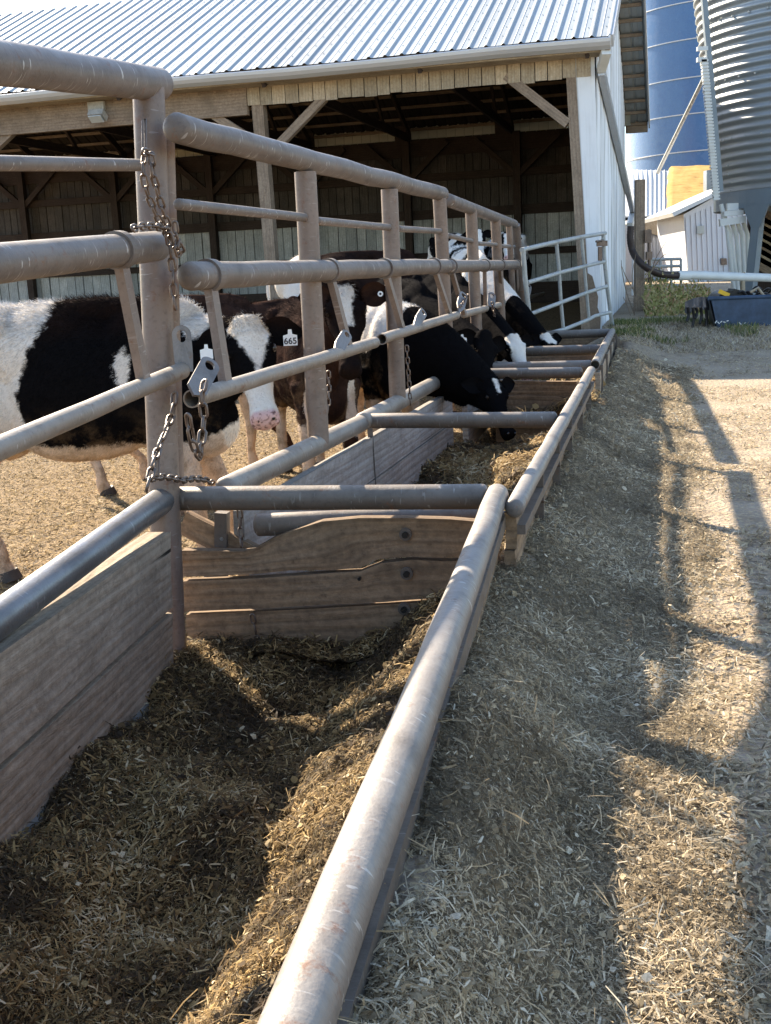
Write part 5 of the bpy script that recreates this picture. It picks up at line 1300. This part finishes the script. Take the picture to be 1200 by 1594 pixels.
    if fur:
        # short coat hairs lying along the body
        fi = RNG.integers(0, len(quads), fur); a = RNG.random((fur, 2)); q4 = quads[fi]
        pos = (V[q4[:, 0]] * (1 - a[:, :1]) + V[q4[:, 1]] * a[:, :1]) * (1 - a[:, 1:]) + (V[q4[:, 3]] * (1 - a[:, :1]) + V[q4[:, 2]] * a[:, :1]) * a[:, 1:]
        nn = NV[q4[:, 0]]; rel = pos - H; bz_ = pos[:, 2] - g0; rh = pos - P; ht = (rh @ hx) / HL
        hd = (ht > -.05) & (np.abs((rh @ hy)) < .14) & (np.abs(rh @ hz) < .24) & (ht < 1.1); flow = np.where(hd[:, None], hx[None] * 1.0, (-f * .8 - u * .7)[None]) + RNG.normal(0, .35, (fur, 3))
        crown = hd & (ht < .12); flow = np.where(crown[:, None], flow + RNG.normal(0, .4, (fur, 3)), flow)
        tg = flow - nn * (flow * nn).sum(1)[:, None]; tg /= np.linalg.norm(tg, axis=1)[:, None] + 1e-9
        top_ = sstep(h - .25, h - .02, bz_); ln = RNG.uniform(.010, .022, fur) * (1 + 1.0 * top_ + .15 * crown) * np.where(hd & ~crown, .5, 1); lift = RNG.uniform(.15, .5, fur) * (1 + .7 * top_)
        tip = pos + tg * ln[:, None] + nn * (ln * lift)[:, None]; sd = np.cross(tg, nn); wv = RNG.uniform(.0009, .0020, fur)[:, None]
        pos = pos - nn * .002; md_ = (pos + tip) / 2 + nn * (ln * .1)[:, None]
        HV = np.stack([pos - sd * wv, pos + sd * wv, tip + sd * wv * .3, tip - sd * wv * .3], 1).reshape(-1, 3)
        keep_mu = ~((hd) & (ht > .88)); idx = np.arange(fur)[keep_mu]; hq = (len(V) + idx[:, None] * 4 + np.array([[0, 1, 2, 3]]))
        Wh, bh, ph, Dh = attrs(np.repeat(pos, 4, 0), np.zeros(fur * 4, bool)); s2 = np.repeat(RNG.random(fur), 4)
        nV0 = len(V); V = np.concatenate([V, HV]); Q = np.concatenate([Q, hq]); W_ = np.concatenate([W_, Wh]); b_ = np.concatenate([b_, bh]); p_ = np.concatenate([p_, ph]); D_ = np.concatenate([D_, Dh]); sh0 = np.concatenate([sh0, s2])
    me = mesh_np('cow', V, Q, ['coat'], dict(wf=W_, br=b_, pk=p_, dirt_bounce=D_, sh=sh0), True)
    base = Vector((float(H[0] + d[0] / 2), float(H[1] + d[1] / 2), float((g0 + g1_) / 2))); me.transform(Matrix.Translation(-base))
    o = link('cow', me); o.location = base; o['label'] = label; o['category'] = 'cow'; o['group'] = 'dairy cows at the feed fence'
    hooves.build('hoof', 'hoof', o) if False else None
    o2 = hooves.build('hooves', 'hoof', o)
    if eyes:
        for sg in (-1, 1):
            m2 = MB(); ell(m2, Hp(.275, .093 * sg * head_scale, .010), (hx, hy, hz), (.025 * hs, .017 * hs, .021 * hs), 8); m2.sm = [True] * len(m2.sm); m2.build('eye', 'eye', o)
            m2 = MB(); ell(m2, Hp(.955, .034 * sg, -.004), (hx, hy, hz), (.014 * hs, .012 * hs, .013 * hs), 6); m2.sm = [True] * len(m2.sm); m2.build('nostril', 'eye', o)
    for sg, kind, txt in tags:
        root = Hp(.05, .085 * sg, -.015); ed = unit(hy * sg - hx * (.12 + ear_dir[0]) - hz * (.18 + ear_dir[1])); c = root + ed * .115 * hs + hz * .012 * hs + hx * .01
        tc = unit(EYE - c); tx = unit(np.cross(A3(0, 0, 1), tc)); ty = np.cross(tc, tx); c = c + tc * .035
        m2 = MB()
        if kind == 'round':
            m2.tube([c, c + tc * .006], .017, 16); tg_ = m2.build('ear_tag', 'paper', o); m2 = MB(); m2.tube([c + tc * .006, c + tc * .009], .007, 12); m2.build('stud', 'ink', tg_)
        else:
            s_ = .036 * hs * kind if not isinstance(kind, str) else .036; out = [(-.25, 1.0), (.25, 1.0), (.32, .35), (1, .15), (1, -1.3), (-1, -1.3), (-1, .15), (-.32, .35)]
            c = c - ty * s_ * .6; pv_ = [c + tx * x_ * s_ + ty * y_ * s_ for x_, y_ in out]; m2.add(pv_ + [p - tc * .003 for p in pv_], [tuple(range(7, -1, -1)), tuple(range(8, 16))] + [(i, (i + 1) % 8, 8 + (i + 1) % 8, 8 + i) for i in range(8)]); tg_ = m2.build('ear_tag', 'paper', o)
            if txt:
                fc = bpy.data.curves.new('tag_number', 'FONT'); fc.body = txt; fc.size = s_ * 1.25; fc.align_x = 'CENTER'; fc.offset = .0006; fc.materials.append(MAT['ink']); f0 = bpy.data.objects.new('tmpf', fc); COL.objects.link(f0); fm = bpy.data.meshes.new_from_object(f0.evaluated_get(bpy.context.evaluated_depsgraph_get())); bpy.data.objects.remove(f0); fo = bpy.data.objects.new('tag_number', fm); COL.objects.link(fo); fo.parent = tg_
                mm = Matrix.Identity(4); pz = c - ty * s_ * 1.05 + tc * .002
                for i in range(3): mm[i][0] = -tx[i] * -1; mm[i][1] = ty[i]; mm[i][2] = tc[i]; mm[i][3] = pz[i] - base[i]
                fo.matrix_local = mm
    return o

def blob(d, cx, cy, cz, rx, ry, rz):
    q = np.sqrt(((d['bx'] - cx) / rx) ** 2 + ((d['by'] - cy) / ry) ** 2 + ((d['bz'] - cz) / rz) ** 2); return (1 - q) * min(rx, rz) 
def legs_white(d, z=.62): return np.where(d['bx'] < d['L'] + .16, (z - d['bz']) * .6, -.3)
def belly(d, z=.70): return np.where(d['bx'] < d['L'] + .16, (z - d['bz']) * .8, -.3)
def face(d, W, blaze=.045, t0=.0, t1=.62, muzz=True, widen=0.):
    hw = blaze + widen * np.clip(.3 - d['ht'], -.2, .3); f_ = np.minimum(hw - np.abs(d['hy']), (d['hz'] + .03) * .8); f_ = np.minimum(f_, (d['ht'] - t0) * .5)
    f_ = np.where(d['ht'] > t1, -.2 if not muzz else .05 + 0 * d['ht'], f_) if muzz else np.minimum(f_, (t1 - d['ht']) * .5)
    return np.where(d['head'], f_, np.where(d['ear'], -.3, W))
def pink(d, a=.86): return np.where(d['head'] & (d['ht'] > a) & (d['hz'] > -.075), sstep(a, a + .05, d['ht']), 0.)
Z = lambda d: np.zeros(len(d['bx']))

def pat1(d):
    W = (.30 + .10 * np.sin(d['bz'] * 5) - d['bx']) * .7; W = np.maximum(W, belly(d, .74)); W = np.maximum(W, legs_white(d, .66))
    W = np.maximum(W, blob(d, .78, .22, 1.13, .045, .3, .10)); W = np.maximum(W, blob(d, 1.12, 0, 1.36, .12, .2, .17))
    W = np.where((d['bx'] > 1.0) & (d['bz'] > .78), np.maximum(-.1, blob(d, 1.15, 0, 1.38, .13, .2, .15)), W)
    W = np.maximum(W, np.where(d['bx'] > 1.02, blob(d, 1.2, -.02, .70, .20, .14, .16), -1))
    d2 = dict(d); d2['hy'] = d['hy'] - .016; W = face(d2, W, .050, -.04, .52, True, .22)
    return W, Z(d) + .25 * sstep(1.25, 1.45, d['bz']), pink(d)
def pat_brown(d):
    W = np.maximum(belly(d, .68), legs_white(d, .60)); W = np.maximum(W, blob(d, .2, 0, 1.4, .16, .3, .14)); W = face(d, W, .05, 0, .6); return W, Z(d) + .75, pink(d)
def pat3(d):
    W = np.maximum(belly(d, .55), legs_white(d, .52)); W = np.maximum(W, np.where(d['bx'] > .9, np.maximum(blob(d, 1.15, .12, .66, .3, .055, .26), blob(d, 1.15, -.14, .66, .3, .05, .26)), -1))
    W = face(d, W, .036, .02, .46, False); return W, Z(d) + np.where(d['head'], .15, .45), Z(d)
def pat4(d):
    W = np.maximum(belly(d, .60), legs_white(d, .5)); W = np.maximum(W, blob(d, 1.14, 0, 1.22, .26, .45, .27)); W = np.where(d['head'], np.minimum(.022 - np.abs(d['hy'] - .004), np.minimum((d['ht'] - .02), (.28 - d['ht']) * .4)), W); W = np.where(d['ear'], -.3, W)
    return W, Z(d), Z(d)
def pat5(d):
    W = np.maximum(belly(d, .6), legs_white(d, .5)); W = np.where(d['head'] | d['ear'], -.3, W); return W, Z(d), Z(d)
def pat6(d):
    W = np.maximum(belly(d, .6), legs_white(d, .5)); W = face(d, W, .085, -.02, .5, True, .05); return W, Z(d), pink(d, .9)
def pat7(d):
    n = fbm(d['bx'] + .3, d['bz'] * 1.3 + d['by'], .55, 501); W = .05 + n * .5; W = np.where(d['bx'] > 1.0, .1 - .9 * np.maximum(blob(d, 1.45, .1, .95, .11, .3, .12) + .04, 0) - np.where(d['bx'] > 1.72, .5, 0), W)
    W = face(d, W, .07, -.02, .30, False); W = np.where(d['head'] & (d['ht'] > .85), .1, W); return W, Z(d), pink(d, .92)
def pat8(d):
    n = fbm(d['bx'], d['bz'] + d['by'], .6, 521); W = n * .5 - .06; W = face(d, W, .05, 0, .55, True); return W, Z(d), pink(d)
def pat11(d):
    W = np.maximum(belly(d, .66), legs_white(d, .6)); W = np.maximum(W, (.14 - d['bx']) * .6); W = np.where(d['head'] | d['ear'], -.3, W); return W, Z(d) + .25, Z(d)

# nearest cow, side on, face turned to us
P1_ = atY(382, 508, 5.70); M1_ = atY(415, 658, 5.38)
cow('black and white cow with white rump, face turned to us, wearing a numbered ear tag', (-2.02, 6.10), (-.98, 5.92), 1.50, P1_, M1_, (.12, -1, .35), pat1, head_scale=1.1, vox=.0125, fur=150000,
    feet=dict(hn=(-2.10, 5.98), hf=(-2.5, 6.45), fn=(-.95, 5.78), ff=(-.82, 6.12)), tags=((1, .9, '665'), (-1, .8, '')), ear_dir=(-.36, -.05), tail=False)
# brown cow walking behind it
cow('brown cow with white legs standing behind the nearest black and white cow', (-2.10, 8.80), (-1.08, 9.35), 1.46, A3(-.62, 9.75, 1.10), A3(-.28, 10.0, .80), (.3, .2, 1), pat_brown, fur=40000,
    feet=dict(fn=atY(393, 730, 9.25)[:2], ff=atY(447, 700, 10.0)[:2], hn=atY(160, 770, 8.4)[:2], hf=atY(226, 748, 9.0)[:2]))
# dark brown cow facing us with a white blaze
cow('dark brown cow with an oval white blaze, facing us between two fence posts', (-.62, 8.95), (-.36, 7.80), 1.40, atY(537, 452, 7.08), atY(546, 580, 6.74), (.05, -1, .45), pat3, vox=.015, fur=70000,
    feet=dict(fn=(-.52, 7.62), ff=(-.20, 7.55)), tags=((1, 'round', ''),), ear_dir=(.1, .1))
# black cow eating in the middle trough
cow('black cow with white shoulder patch, head down in the middle trough', (-.02, 9.85), (.10, 8.70), 1.42, atY(764, 596, 8.0), atY(798, 678, 7.72), (.35, -.55, .8), pat4, vox=.015, fur=70000, neck_k=1.35, neck_low=-.10, ear_dir=(.2, .0))
# black cow with tag beyond it
cow('black cow with a white tag in its ear, head lowered beyond the middle trough', (.15, 11.45), (.42, 10.35), 1.45, atY(752, 524, 9.45), atY(768, 610, 9.15), (.5, -.6, .6), pat5, fur=15000, tags=((-1, 1.0, ''),))
cow('cow with a broad white face and black ears, eating in the farthest trough', (.62, 12.55), (.86, 11.40), 1.42, atY(797, 527, 10.25), atY(824, 588, 9.95), (.2, -.7, .8), pat6, vox=.015, fur=25000, neck_k=1.2, ear_dir=(0, .1))
cow('white-necked cow with black face and white forehead, eating at the far trough end', (1.05, 14.2), (1.22, 13.1), 1.50, atY(848, 524, 12.1), atY(880, 574, 11.8), (.3, -.5, .9), pat7, fur=25000)
cow('tall dark-backed cow standing sideways behind the feeding cows', (-.78, 13.4), (.42, 13.55), 1.55, A3(.95, 13.9, .95), A3(1.25, 14.1, .55), (.5, 0, 1), pat11, fur=15000)
cow('black and white cow standing in the barn mouth, behind the white-necked cow', (1.05, 17.2), (1.22, 16.05), 1.50, atY(744, 362, 15.3), atY(749, 398, 15.0), (0, -1, .5), pat8, fur=8000)
cow('cow standing in the barn mouth, seen through the last gap of the pipe fence', (2.05, 17.3), (1.72, 16.3), 1.48, atY(788, 368, 15.4), atY(791, 402, 15.1), (0, -1, .5), pat8, fur=8000)
